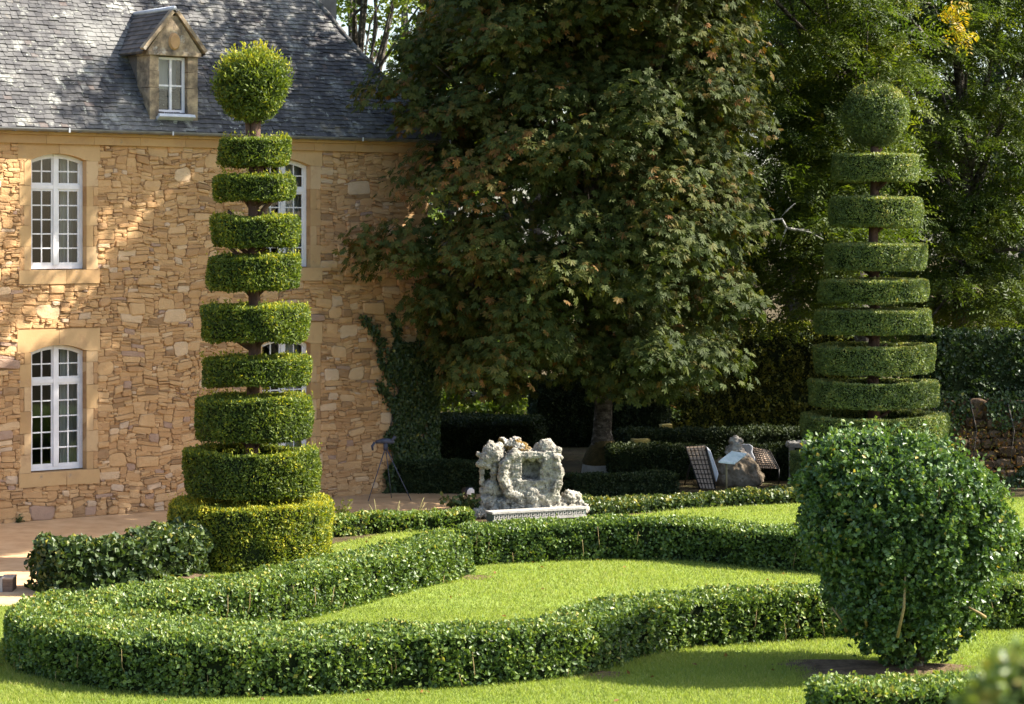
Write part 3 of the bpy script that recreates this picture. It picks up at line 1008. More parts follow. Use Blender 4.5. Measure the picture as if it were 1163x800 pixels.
# shaded hedges of the second garden room
hedge('yew_hedge', [(-2.3, 49.6), (-.8, 49.5), (.6, 49.3)], .8, .62, 'laurel', 'low dark hedge behind the carved fountain, against the ivy corner', group='dark clipped hedges in the shade', seed=50, L=.06, W=.03, cover=1.7)  # 'laurel' here and below: hedge leaves with the shade darkened into their colour
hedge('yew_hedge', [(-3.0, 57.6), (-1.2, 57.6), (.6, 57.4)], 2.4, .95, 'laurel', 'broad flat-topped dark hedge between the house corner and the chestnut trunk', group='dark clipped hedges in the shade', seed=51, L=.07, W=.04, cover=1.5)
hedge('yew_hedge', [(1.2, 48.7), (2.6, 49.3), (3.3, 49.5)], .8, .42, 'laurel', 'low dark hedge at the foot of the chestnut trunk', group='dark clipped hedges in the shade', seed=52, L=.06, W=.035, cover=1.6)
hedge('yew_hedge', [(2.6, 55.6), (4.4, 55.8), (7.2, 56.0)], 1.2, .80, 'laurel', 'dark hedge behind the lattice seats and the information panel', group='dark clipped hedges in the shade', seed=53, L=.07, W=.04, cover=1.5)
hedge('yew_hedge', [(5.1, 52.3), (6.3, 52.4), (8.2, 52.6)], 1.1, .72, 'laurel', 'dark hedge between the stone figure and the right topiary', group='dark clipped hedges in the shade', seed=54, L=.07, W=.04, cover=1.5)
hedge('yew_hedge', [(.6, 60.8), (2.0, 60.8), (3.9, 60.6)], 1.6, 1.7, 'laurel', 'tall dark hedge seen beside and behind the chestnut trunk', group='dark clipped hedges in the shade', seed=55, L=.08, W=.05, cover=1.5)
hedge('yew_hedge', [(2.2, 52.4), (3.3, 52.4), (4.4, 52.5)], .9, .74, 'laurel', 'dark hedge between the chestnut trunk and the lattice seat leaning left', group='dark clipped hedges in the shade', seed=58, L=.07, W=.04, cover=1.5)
hedge('hornbeam_hedge', [(4.1, 66.2), (6.4, 66.2), (9.8, 66.0)], 1.4, 2.9, 'hornbeam', 'tall yellow-green hornbeam hedge behind the lattice seats', seed=56, L=.09, W=.06, cover=1.7, lump=.1, tint=(.5, .25))
hedge('ivy_hedge', [(9.0, 52.0), (10.6, 52.4), (14.5, 52.8)], 1.2, 3.2, 'ivy', 'dark leafy hedge above the rubble bank at the right edge', seed=57, tint=(.22, .2), L=.09, W=.07, cover=1.7, lump=.12)


# ------------------------------------------------------------------ topiary yews
def lathe(prof, cx, cy, seg=56, seed=0, amp=.02, f=3.0):
    V, Fc = [], []
    n = len(prof)
    for (r, z) in prof:
        for k in range(seg):
            a = 2 * math.pi * k / seg
            V.append((cx + r * math.cos(a), cy + r * math.sin(a), z))
    for i in range(n - 1):
        for k in range(seg):
            k2 = (k + 1) % seg
            Fc.append((i * seg + k, i * seg + k2, (i + 1) * seg + k2, (i + 1) * seg + k))
    V = np.array(V)
    rad = V - np.array([cx, cy, 0]); rad[:, 2] = 0
    V = V + unit(rad) * (wob(V, f, seed) * amp)[:, None]
    V[:, 2] += wob(V, f * .8, seed + 9) * amp * .7
    return V, tri_of(Fc)


def topiary(name, cx, cy, ball, tiers, mat, label, lean, hollow=(), trunk_r=.13, seed=0, L=.06, W=.024, shag=1.0, tint=(.42, .2)):
    root = empty(name, (cx, cy, 0), 0, label=label, cat='topiary tree', group='tiered yew topiaries')
    z_at = lambda py: H - (py - PY) * cy / F
    x_at = lambda px: (px - PX) * cy / F
    for i, (xl, xr, yt, yb) in enumerate(tiers):
        r = ((xr - xl) / 2 - 3.2 * shag) * cy / F
        x = x_at((xl + xr) / 2) - cx
        zt, zb = z_at(yt + 2.5 * shag), max(z_at(yb - 1.2 * shag), .0)
        hgt = zt - zb
        c = min(.035, hgt * .1)
        outer = [(r * .15, zb + .02), (r * .6, zb - .0), (r - c * 1.4, zb), (r - .02, zb + c), (r, zb + hgt * .5), (r - .01, zt - c * .7), (r - c * .6, zt - .01), (r - c * 1.8, zt)]
        if i in hollow:
            wid = min(.34, r * .32)
            prof = outer + [(r - wid, zt - .02), (r - wid - .1, zt - .16), (r - wid - .14, zt - hgt * .75), (.1, zt - hgt * .8)]
        else:
            prof = outer + [(r * .6, zt), (r * .12, zt + .01)]
        if i == len(tiers) - 1:
            prof[0] = (r * .2, 0.0)
        V, T = lathe(prof, x, 0, seed=seed + i, amp=.02 + .026 * shag)
        ta, tb_ = rng.uniform(0, 6.28), rng.uniform(.005, .03) * shag
        V[:, 2] += ((V[:, 0] - x) * math.cos(ta) + V[:, 1] * math.sin(ta)) * tb_ * (V[:, 2] > .05)
        mb = MB()
        mb.add(shrink(V, T, .045), T, 'core', .5)
        Vw = V + np.array([cx, cy, 0])
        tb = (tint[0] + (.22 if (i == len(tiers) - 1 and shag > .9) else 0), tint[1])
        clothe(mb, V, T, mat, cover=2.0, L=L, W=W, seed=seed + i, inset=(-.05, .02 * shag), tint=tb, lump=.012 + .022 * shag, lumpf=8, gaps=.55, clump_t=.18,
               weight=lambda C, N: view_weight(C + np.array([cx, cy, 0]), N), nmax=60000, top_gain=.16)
        # stray new shoots along the upper rim
        ns = int(50 * shag * shag * r)
        a = rng.uniform(0, 6.28, ns)
        rr = r * rng.uniform(.6, 1.02, ns)
        for q in range(4):
            C = np.stack([x + rr * np.cos(a), rr * np.sin(a), np.full(ns, zt + .015 + .025 * q)], 1) + rng.normal(size=(ns, 3)) * .015
            leaves(mb, C, rng.normal(size=(ns, 3)) * .6 + [0, 0, .8], rng.normal(size=(ns, 3)), L, W, mat, rng.uniform(.6, 1, ns))
        mb.build('foliage_tier', root)
    bx, by, brx, brz = ball
    r1, r2 = brx * cy / F, brz * cy / F
    zc = z_at(by)
    prof = []
    for k in range(13):
        a = -math.pi / 2 + math.pi * k / 12
        rr = r1 * max(.06, math.cos(a)) ** .9
        prof.append((rr, zc + r2 * math.sin(a) * (1.0 if a > 0 else .97)))
    V, T = lathe(prof, x_at(bx) - cx, 0, seg=40, seed=seed + 70, amp=.05 * shag ** 2)
    mb = MB()
    mb.add(shrink(V, T, .09), T, 'core', .5)
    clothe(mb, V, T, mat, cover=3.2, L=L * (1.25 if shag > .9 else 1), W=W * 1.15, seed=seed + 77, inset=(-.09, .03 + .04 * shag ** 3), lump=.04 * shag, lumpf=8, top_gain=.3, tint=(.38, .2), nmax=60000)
    ns = int(420 * shag ** 3)
    P, N, _ = sample(V, T, ns)
    for q in range(5):
        k = N[:, 2] > -.2
        C = P[k] + N[k] * (.02 + .03 * q) + rng.normal(size=(k.sum(), 3)) * .02 + np.array([0, 0, .01 * q])
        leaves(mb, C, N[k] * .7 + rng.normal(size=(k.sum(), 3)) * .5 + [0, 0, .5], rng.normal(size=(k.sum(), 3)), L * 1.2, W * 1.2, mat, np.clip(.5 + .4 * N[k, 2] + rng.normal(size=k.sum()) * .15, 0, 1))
    mb.build('foliage_ball', root)
    tk = MB()
    zb = zc - r2 * .8
    n = 14
    path = [(lean(z) + .02 * math.sin(z * 2.1), .015 * math.cos(z * 1.7), z) for z in np.linspace(0, zb + .3, n)]
    tk.tube(path, np.linspace(trunk_r, trunk_r * .62, n), 'bark_red', 9)
    R_ = random.Random(seed)
    for (xl, xr, yt, yb) in tiers[:-1]:
        zz = z_at(yb)
        for k_ in range(3):
            a = R_.uniform(0, 6.28); rr = R_.uniform(.25, .45)
            tk.tube([(lean(zz), 0, zz - R_.uniform(.08, .2)), (lean(zz) + .5 * rr * math.cos(a), .5 * rr * math.sin(a), zz - .02), (lean(zz) + rr * math.cos(a), rr * math.sin(a), zz + .12)], [.045, .035, .025], 'bark_red', 6)
    if shag > .9:
        for dx in (-.10, .07):
            p0 = path[-4]
            tk.tube([(p0[0], p0[1], p0[2]), (p0[0] + dx, .03, zb - .1), (p0[0] + dx * 1.4, .02, zb + .35)], [.05, .05, .04], 'bark_red', 7)
        for (zz, sx) in ((z_at(243) - .05, -1), (z_at(228), 1), (z_at(286), -1)):
            tk.tube([(lean(zz), 0, zz - .35), (lean(zz) + sx * .18, -.05, zz - .12), (lean(zz) + sx * .42, -.08, zz + .1)], [.05, .04, .03], 'bark_red', 6)
    else:
        for zz in np.linspace(1.5, zb - .4, 9):
            a = rng.uniform(0, 6.28)
            tk.tube([(lean(zz), 0, zz), (lean(zz) + .35 * math.cos(a), .35 * math.sin(a), zz + .22)], [.05, .03], 'bark_red', 6)
    tk.build('trunk', root)
    return root


LT = [(245, 333, 155, 189), (240, 337, 198, 228), (237, 342, 245, 281), (232, 346, 288, 327), (226, 352, 346, 388), (227, 353, 404, 437), (219, 358, 449, 499), (209, 367, 508, 561), (190, 379, 566, 640)]
topiary('clipped_yew', -4.22, 38.7, (286, 99, 37, 38), LT, 'yew', 'shaggy tiered yew topiary with a bushy ball on top, in front of the stone house',
        lambda z: .03 * (z / 8), hollow=(7,), trunk_r=.125, seed=100, shag=1.0)
RT = [(944, 1044, 175, 207), (940, 1049, 224, 258), (935, 1054, 277, 307), (928, 1056, 317, 343), (925, 1060, 351, 379), (923, 1063, 391, 423), (916, 1067, 431, 461), (908, 1077, 469, 500), (897, 1090, 512, 569)]
topiary('clipped_yew', 7.52, 49.4, (994, 130, 37, 36), RT, 'yew_dark', 'neat tiered yew topiary with a smooth round ball, behind the rounded bush', lambda z: .01 * z / 8, hollow=(5, 6, 7, 8),
        trunk_r=.14, seed=200, shag=.45, L=.055, W=.022, tint=(.5, .18))


# ------------------------------------------------------------------ large rounded box bush
def big_bush():
    cx, cy = 4.78, 29.2
    root = empty('rounded_bush', (cx, cy, 0), 0, label='large glossy rounded box bush on a short trunk on the right lawn', cat='bush')
    k = cy / F
    z_at = lambda py: H - (py - PY) * k
    prof = [(.22, z_at(748)), (.48, z_at(735)), (.74, z_at(700)), (1.02, z_at(655)), (1.19, z_at(615)), (1.22, z_at(575)), (1.16, z_at(545)), (1.05, z_at(522)), (.88, z_at(510)), (.6, z_at(502)), (.08, z_at(499))]
    V, T = lathe(prof, 0, 0, seg=48, seed=300, amp=.09, f=2.2)
    # leaning crown: photo shows the top further left, the flank further right
    z0, z1 = z_at(748), z_at(493)
    u = (V[:, 2] - z0) / (z1 - z0)
    V[:, 0] += .10 * np.sin(u * 3.0) - .20 * u ** 2
    V[:, 2] -= np.clip(V[:, 0] - .35, 0, 2) * .32 * np.clip(u, 0, 1) ** 2
    lum = wob(V, 3.2, 301) * .12
    C0 = np.array([0, 0, 1.5])
    V = V + unit(V - C0) * lum[:, None]
    mb = MB()
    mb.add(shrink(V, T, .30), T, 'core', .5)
    wt = lambda C, N: view_weight(C + np.array([cx, cy, 0]), N)
    clothe(mb, V, T, 'box_big', cover=1.8, L=.07, W=.05, inset=(-.34, -.12), seed=311, weight=wt, lump=.06, lumpf=6, tint=(.36, .2), clump_t=.12, out=.45, nmax=90000)
    # leaf rosettes gathered in bunches, with dark gaps between them
    cs, cn, _ = sample(V, T, 900, wt)
    cs = cs + cn * rng.uniform(-.13, .04, 900)[:, None]
    per = 38
    d = unit(rng.normal(size=(900 * per, 3)) + np.repeat(cn, per, 0) * .7 + [0, 0, .35])
    rr = np.repeat(rng.uniform(.07, .15, 900), per) * rng.uniform(.5, 1, 900 * per) ** .5
    C = np.repeat(cs, per, 0) + d * rr[:, None]
    tt = np.repeat(rng.normal(size=900) * .12, per) + .44 + rng.normal(size=len(C)) * .17
    sz = rng.uniform(.75, 1.25, len(C))
    leaves(mb, C, d + rng.normal(size=d.shape) * .6, d + rng.normal(size=d.shape) * .6 + [0, 0, .4], .074 * sz, .056 * sz, 'box_big', tt)
    # loose shoots
    P, N, _ = sample(V, T, 420)
    for q in range(7):
        C = P + N * (.02 + .022 * q) + rng.normal(size=P.shape) * .022 + np.array([0, 0, .016 * q])
        leaves(mb, C, N * .5 + rng.normal(size=P.shape) * .7 + [0, 0, .3], rng.normal(size=P.shape) + N, .065, .045, 'box_big', .6 + rng.normal(size=len(P)) * .2)
    mb.build('foliage', root)
    t = MB()
    for (dx, dy, l) in ((-.12, -.05, 1), (.1, 0, 1), (.25, -.1, 1), (-.02, .15, 1)):
        t.tube([(dx * .6, dy, 0), (dx, dy, .3), (dx * 2.2, dy * 2, .8)], [.08, .06, .045], 'bark', 7)
    t.build('trunk', root)
    b = MB()
    R = random.Random(4)
    for (px0, py0, px1, py1) in ((1028, 655, 1020, 725), (1092, 555, 1094, 605), (1097, 585, 1085, 560), (945, 690, 962, 718), (922, 600, 932, 640), (1062, 545, 1066, 566), (975, 690, 985, 712), (1100, 690, 1120, 702)):
        Y = cy - 1.0
        dxx = (min(px0, px1) - PX) * Y / F - cx
        Y = cy - math.sqrt(max(.04, 1.16 ** 2 - dxx ** 2)) + (.10 if py0 < 680 else .28)
        x0, zz0 = XZ(px0, py0, Y); x1, zz1 = XZ(px1, py1, Y)
        off = -.10
        b = MB()
        b.tube([(x0 - cx, Y - cy, zz0), ((x0 + x1) / 2 - cx + .02, Y - cy + off * .4, (zz0 + zz1) / 2), (x1 - cx, Y - cy + .05, zz1)], [.012, .017, .02], 'twig', 6)
        b.build('branch', root)


big_bush()


def near_shrub():
    cx, cy = (1165 - PX) * 4.4 / F, 4.4
    root = empty('tall_shrub', (cx, cy, 0), 0, label='out-of-focus green shrub tip in the lower right corner close to the camera', cat='shrub')
    ztop = H - (722 - PY) * cy / F
    prof = [(.05, 2.6), (.3, 2.8), (.42, 3.3), (.36, ztop - .5), (.23, ztop - .25), (.15, ztop - .1), (.08, ztop - .02), (.02, ztop)]
    V, T = lathe(prof, 0.03, 0, seg=30, seed=400, amp=.025, f=12)
    mb = MB()
    mb.add(shrink(V, T, .05), T, 'core', .5)
    clothe(mb, V, T, 'box', cover=2.6, L=.03, W=.02, inset=(-.04, .02), seed=400, tint=(.62, .2), nmax=20000)
    mb.build('foliage', root)
    t = MB()
    t.tube([(0, 0, 0), (.01, 0, 1.5), (.02, 0, 3.5)], [.06, .05, .03], 'bark', 8)
    t.build('trunk', root)


near_shrub()


# ------------------------------------------------------------------ trees
def in_house(P):
    """true for points behind the front of the house"""
    d = P[:, :2] - np.array([-9.48, 44.03])
    lx = d @ np.array([math.cos(HA), math.sin(HA)])
    ly = d @ np.array([-math.sin(HA), math.cos(HA)])
    return (lx < XR + .3) & (ly > -.45) & (P[:, 2] < ZR + np.clip((ly + .3) / PITCH, 0, 6) + .3) & (ly < 9)


def clump_points(centers, rc, per, flat=.75):
    n = len(centers)
    d = unit(rng.normal(size=(n * per, 3)))
    d[:, 2] = np.where(d[:, 2] < -.3, -d[:, 2] * .6, d[:, 2])
    r = np.repeat(rc, per) * rng.uniform(.35, 1.0, n * per) ** .6
    P = np.repeat(centers, per, 0) + d * r[:, None] * np.array([1, 1, flat])
    return P, d, np.repeat(np.arange(n), per)


def ellipsoid_centers(c, s, n, shell=.55, pw=2.6, zmin=-1, zmax=1):
    out = []
    while len(out) < n:
        p = rng.uniform(-1, 1, 3)
        q = (np.abs(p) ** pw).sum() ** (1 / pw)
        if q > 1 or q < shell * rng.random() ** .5 or not (zmin < p[2] < zmax): continue
        out.append(np.array(c) + p * np.array(s))
    return np.array(out)


def palmate(mb, P, D, tint, mat, size=.21):
    n = len(P)
    ax = unit(D * [1, 1, .2] + rng.normal(size=(n, 3)) * .45 + [0, 0, -.85])
    up = unit(D * .8 + rng.normal(size=(n, 3)) * .45 + [0, 0, .75])
    sd = unit(np.cross(up, ax))
    up = np.cross(ax, sd)
    s = rng.uniform(.75, 1.25, n)
    for k in range(7):
        a = (k - 3) * .62
        ln = (.62, .85, .98, 1.05, .98, .85, .62)[k]
        d = unit(ax * math.cos(a) + sd * math.sin(a) - up * .22)
        L = size * ln * s
        leaves(mb, P + d * (L * .62)[:, None], d, up + rng.normal(size=(n, 3)) * .22, L, L * .34, mat, tint + rng.normal(size=n) * .05, mid=.62, fold=.12)


def spray(mb, P, D, tint, mat, ln=.42, leaf=.13, pairs=6, wid=.036, droop=.5):
    n = len(P)
    ax = unit(D * [1, 1, .3] + rng.normal(size=(n, 3)) * .45 + [0, 0, -droop * .6])
    up = unit(rng.normal(size=(n, 3)) * .5 + [0, 0, 1] + D * .3)
    sd = unit(np.cross(up, ax)); up = np.cross(ax, sd)
    s = rng.uniform(.7, 1.3, n)
    for k in range(pairs):
        u = (k + .5) / pairs
        base = P + ax * (ln * s * (u - .4))[:, None] - np.array([0, 0, 1]) * (droop * .35 * ln * u * u * s)[:, None]
        for sg in (-1, 1):
            d = unit(sd * sg + ax * .55 - up * .25 + rng.normal(size=(n, 3)) * .15)
            L = leaf * (1.1 - .5 * u) * s
            leaves(mb, base + d * (L * .5)[:, None], d, up + rng.normal(size=(n, 3)) * .25, L, wid * s, mat, tint + rng.normal(size=n) * .06)


def simple(mb, P, D, tint, mat, size=.14, wid=.09):
    n = len(P)
    s = rng.uniform(.7, 1.3, n)
    leaves(mb, P, D + rng.normal(size=(n, 3)) * .8 + [0, 0, -.3], rng.normal(size=(n, 3)) * .6 + D * .5 + [0, 0, .6], size * s, wid * s, mat, tint)


def limbs(mb, base, centers, k, r0, mat, split_z):
    idx = rng.choice(len(centers), min(k, len(centers)), replace=False)
    b = np.array(base)
    for i in idx:
        c = centers[i]
        z = rng.uniform(split_z, max(split_z + .5, min(c[2] - .5, split_z + .75 * (c[2] - split_z))))
        st = np.array([b[0], b[1], z])
        md = (st + c) / 2 + np.array([0, 0, .25]) + rng.normal(size=3) * .25
        r = r0 * rng.uniform(.18, .36)
        mb.tube([st, (st + md) / 2 + rng.normal(size=3) * .08, md, (md + c) / 2 + rng.normal(size=3) * .1, c], [r, r * .85, r * .6, r * .4, r * .15], mat, 6)


def chestnut():
    tx, ty = 2.03, 53.0
    root = empty('chestnut_tree', (tx, ty, 0), 0, label='big horse chestnut with browning palmate leaves overhanging the house corner', cat='tree')
    c1 = ellipsoid_centers((.85, 50.6, 6.5), (3.95, 4.4, 5.3), 340, shell=.74, pw=4)
    c2 = ellipsoid_centers((1.4, 50.4, 12.2), (4.4, 4.6, 4.2), 110, shell=.5)
    c3 = ellipsoid_centers((5.4, 43.3, 12.6), (3.6, 2.7, 2.3), 75, shell=.3)  # high lobe out of view, added to shade the path and lower facade
    c4 = ellipsoid_centers((.8, 46.4, 14.0), (3.2, 2.2, 1.9), 17, shell=.2)  # sparse clumps out of view, added to dapple the upper facade
    c = np.concatenate([c1, c2, c3, c4])
    # trim the lower left as the outline in the photo rises towards the house
    px = PX + F * c[:, 0] / c[:, 1]; py = PY + F * (H - c[:, 2]) / c[:, 1]
    lim = np.interp(px, [400, 440, 480, 520, 560, 640, 720, 830], [235, 300, 375, 425, 438, 438, 432, 415])
    lim = lim + 14
    bound = np.interp(py, [-160, 0, 60, 110, 140, 240, 330], [520, 488, 462, 430, 410, 412, 440])
    c = c[(py < lim) & (px > bound + np.interp(py, [0, 100], [32, 4]))]
    rc = rng.uniform(.65, 1.1, len(c))
    P, D, ci = clump_points(c, rc, 225, 1.0)
    rad = unit(P - np.array([.9, 50.6, 7.5]))
    D = unit(D + rad * .8)
    k = ~in_house(P)
    P, D, ci = P[k], D[k], ci[k]
    cl = rng.normal(size=len(c)) * .13
    left = np.clip((PX + F * P[:, 0] / P[:, 1] - 700) / -260, 0, 1)
    rust = .16 * left + .08 * wob(P, .9, 21)
    t = .37 + .55 * cl[ci] + rust + rng.normal(size=len(P)) * .19
    mb = MB()
    palmate(mb, P - root_loc(root), D, t, 'chestnut', size=.138)
    mb.build('crown', root)
    tk = MB()
    tk.tube([(0, 0, .0), (0, 0, .25), (.0, 0, .5), (-.02, 0, .95), (.02, 0, 1.7), (-.1, -.3, 4), (-.3, -.8, 7), (-.5, -1.2, 11), (-.5, -1.4, 14)], [.45, .43, .32, .215, .20, .20, .17, .12, .05], 'bark', 14)
    limbs(tk, (-.2, -.6), (c - root_loc(root))[:len(c) - 60], 36, .26, 'bark', 2.6)
    limbs(tk, (-.3, -1.0), c[-60:] - root_loc(root), 6, .4, 'bark', 10.5)
    tk.build('trunk', root)
    ms = MB()
    V, T = lathe([(.47, .26), (.475, .34), (.40, .50), (.33, .62), (.28, .70), (.262, .78)], 0, 0, seg=24, seed=5, amp=.02, f=9)
    ms.add(V, T, 'moss', .5, True)
    ms.build('moss_collar', root)
    st = MB()
    V, T = lathe([(.46, 0), (.49, .05), (.47, .2), (.455, .262)], 0, 0, seg=24, seed=6, amp=.015, f=9)
    st.add(V, T, 'grey_stone', .5, True)
    st.build('stone_collar', root)


def root_loc(o):
    return np.array(o.location)


chestnut()


def leafy_tree(name, tx, ty, c, s, n, per, mat, label, kind='spray', trunk_r=.25, seed=0, tint=.42, group='trees behind the garden', rcl=(.7, 1.2), bark='bark', pw=2.4, shell=.6, yellow=(), lim=25, size=1.0, extra=None):
    root = empty(name, (tx, ty, 0), 0, label=label, cat='tree', group=group)
    cs = ellipsoid_centers(c, s, n, shell=shell, pw=pw)
    rc = rng.uniform(*rcl, len(cs))
    P, D, ci = clump_points(cs, rc, per, flat=.6)
    cl = rng.normal(size=len(cs)) * .12
    t = tint + cl[ci] + rng.normal(size=len(P)) * .13
    for (yp, rad) in yellow:
        d = np.linalg.norm(P - np.array(yp), axis=1)
        t = np.where(d < rad, 1.0, t)
        if (d < rad).sum() < 30:
            q = np.array(yp) + rng.normal(size=(16, 3)) * rad * .55
            P = np.concatenate([P, q]); D = np.concatenate([D, unit(rng.normal(size=(16, 3)))]); t = np.concatenate([t, rng.uniform(.86, 1, 16)])
    k = ~in_house(P)
    P, D, t = P[k], D[k], t[k]
    mb = MB()
    o = root_loc(root)
    if kind == 'spray': spray(mb, P - o, D, t, mat, ln=.5 * size, leaf=.15 * size, wid=.042 * size)
    else: simple(mb, P - o, D, t, mat, size=.16 * size, wid=.10 * size)
    mb.build('crown', root)
    tk = MB()
    zt = c[2] + s[2] * .7
    zz = np.linspace(0, zt, 10)
    path = [((c[0] - tx) * u ** 2 * .6 + .12 * math.sin(z * .8 + seed), (c[1] - ty) * u ** 2 * .6, z) for z, u in zip(zz, zz / zt)]
    tk.tube(path, np.interp(zz / zt, [0, .06, 1], [trunk_r * 1.5, trunk_r, trunk_r * .2]), bark, 10)
    limbs(tk, path[4][:2], cs - o, lim, trunk_r, bark, max(1.5, c[2] - s[2] * .7))
    tk.build('trunk', root)
    if extra: extra(root, o)
    return root


def dead_branches(root, o):
    """bare pale branch seen left of the right topiary, around (890, 260)"""
    b = MB()
    Y = 53.2

    def pt(px, py, y=Y):
        x, z = XZ(px, py, y)
        return np.array([x, y, z]) - o
    b.tube([pt(962, 282, 55.8), pt(935, 268, 54.6), pt(915, 262, 53.6), pt(903, 261), pt(893, 259), pt(887, 247), pt(893, 240), pt(903, 231)], [.05, .045, .04, .036, .034, .03, .02, .008], 'bark_pale', 6)
    b.tube([pt(893, 259), pt(888, 249), pt(878, 250), pt(868, 254), pt(858, 262)], [.035, .03, .022, .016, .008], 'bark_pale', 6)
    b.tube([pt(893, 259), pt(889, 270), pt(886, 280)], [.025, .018, .01], 'bark_pale', 6)
    b.tube([pt(903, 261), pt(920, 264), pt(935, 272)], [.018, .012, .006], 'bark_pale', 5)
    b.build('dead_branch', root)


def bare_branches(root, o):

    def pt(px, py, y=56.2):
        x, z = XZ(px, py, y)
        return np.array([x, y, z]) - o
    b = MB(); b.tube([pt(995, 4), pt(1015, 8), pt(1035, 22), pt(1050, 40), pt(1068, 60)], [.025, .035, .04, .045, .03], 'bark', 6); b.build('bare_branch', root)
    b = MB(); b.tube([pt(1003, 6), pt(1030, 2), pt(1058, 4), pt(1064, 14)], [.025, .028, .02, .01], 'bark', 6); b.build('bare_branch', root)
    b = MB(); b.tube([pt(1000, 60), pt(1020, 45), pt(1045, 30)], [.01, .02, .03], 'bark_pale', 5); b.build('bare_branch', root)
    pass
    pass


def P3(px, py, Y):
    x, z = XZ(px, py, Y)
    return (x, Y, z)


leafy_tree('feathery_tree', 8.5, 56.9, (5.9, 55.6, 10.4), (3.6, 2.3, 7.6), 330, 60, 'feather', 'feathery green tree with a bare pale dead branch, left of the neat topiary', seed=1, tint=.40,
           yellow=[(P3(840, 315, 53.6), .14)], extra=dead_branches, lim=30)
leafy_tree('feathery_tree', 11.6, 60.8, (10.9, 60.4, 9.8), (4.2, 2.4, 7.4), 340, 60, 'feather', 'feathery green tree with bare arching branches and bright yellow tufts, at top right', seed=2, tint=.36,
           yellow=[(P3(1086, 12, 56), .30), (P3(1092, 36, 56), .26), (P3(989, 54, 56.2), .17), ], extra=bare_branches, lim=34, bark='bark')
leafy_tree('broadleaf_tree', 16.4, 71.8, (16.2, 71.8, 7.6), (3.4, 2.0, 6.4), 150, 150, 'wood_far', 'dark broad-leaved tree far back at the right edge', kind='simple', seed=3, tint=.45)
leafy_tree('lime_tree', -4.4, 68.0, (-4.2, 68.0, 11.0), (3.4, 3.4, 6.5), 150, 150, 'lime', 'bright yellow-green tree with sky showing through, behind the slate roof', kind='simple', seed=4, tint=.55, shell=.5, rcl=(.7, 1.1), lim=34)
# unseen trees off to the right, put in for the shade they cast on the garden
leafy_tree('added_shade_tree', 14.6, 50.0, (11.8, 50.0, 14.6), (4.2, 3.2, 3.0), 34, 60, 'wood_far', 'unseen tall tree added over the neat topiary to shade the chestnut', kind='simple', seed=6, size=1.5, lim=16)
leafy_tree('broadleaf_tree', 19.5, 51.4, (19.5, 51.4, 10.5), (3.4, 2.8, 6.0), 80, 60, 'wood_far', 'unseen broad-leaved tree casting shade from right of the rubble bank', kind='simple', seed=7, size=1.5)


def woodland():
    mb = MB()
    cs = []
    for i in range(760):
        x = rng.uniform(-9, 27); y = rng.uniform(74, 82)
        z = rng.uniform(.3, 17 + 2.5 * math.sin(x * .5))
        if x < -2.5 and z > 6: continue
        cs.append((x, y, z))
    cs = np.array(cs)
    P, D, ci = clump_points(cs, rng.uniform(1.1, 1.9, len(cs)), 110, flat=.8)
    cl = rng.normal(size=len(cs)) * .15
    simple(mb, P, D, .45 + cl[ci] + rng.normal(size=len(P)) * .12, 'wood_far', size=.30, wid=.2)
    for i in range(26):
        x = -8 + i * 1.5 + rng.uniform(-.5, .5); y = rng.uniform(75, 81)
        mb.tube([(x, y, 0), (x + .2, y, 6), (x + rng.uniform(-.6, .6), y, 14)], [.3, .22, .08], 'bark', 7)
    o = mb.build('woodland')
    tag(o, 'far dark woodland closing the view behind the garden trees', 'woodland', kind='stuff')


woodland()


def shrubs_behind():
    data = [((-1.3, 63.5, 1.1), (2.2, 1.0, 2.1), 'lime', 'sunlit light green shrub seen between the house corner and the chestnut'),
            ((2.6, 65.5, 1.2), (2.2, 1.0, 2.4), 'wood_far', 'dark green shrub behind the chestnut trunk')]
    for c, s, mat, lab in data:
        root = empty('shrub', (c[0], c[1], 0), 0, label=lab, cat='shrub')
        cs = ellipsoid_centers(c, s, 48, shell=.3)
        cs[:, 2] = np.abs(cs[:, 2]) + .2
        P, D, ci = clump_points(cs, np.full(len(cs), .55), 130)
        mb = MB()
        simple(mb, P - root_loc(root), D, .5 + rng.normal(size=len(P)) * .2, mat, size=.15, wid=.1)
        mb.build('foliage', root)
        t = MB()
        for k in range(5):
            q = cs[k] - root_loc(root)
            t.tube([(0, 0, 0), q * [.5, .5, .5], q], [.04, .03, .015], 'bark', 5)
        t.build('stem', root)


shrubs_behind()


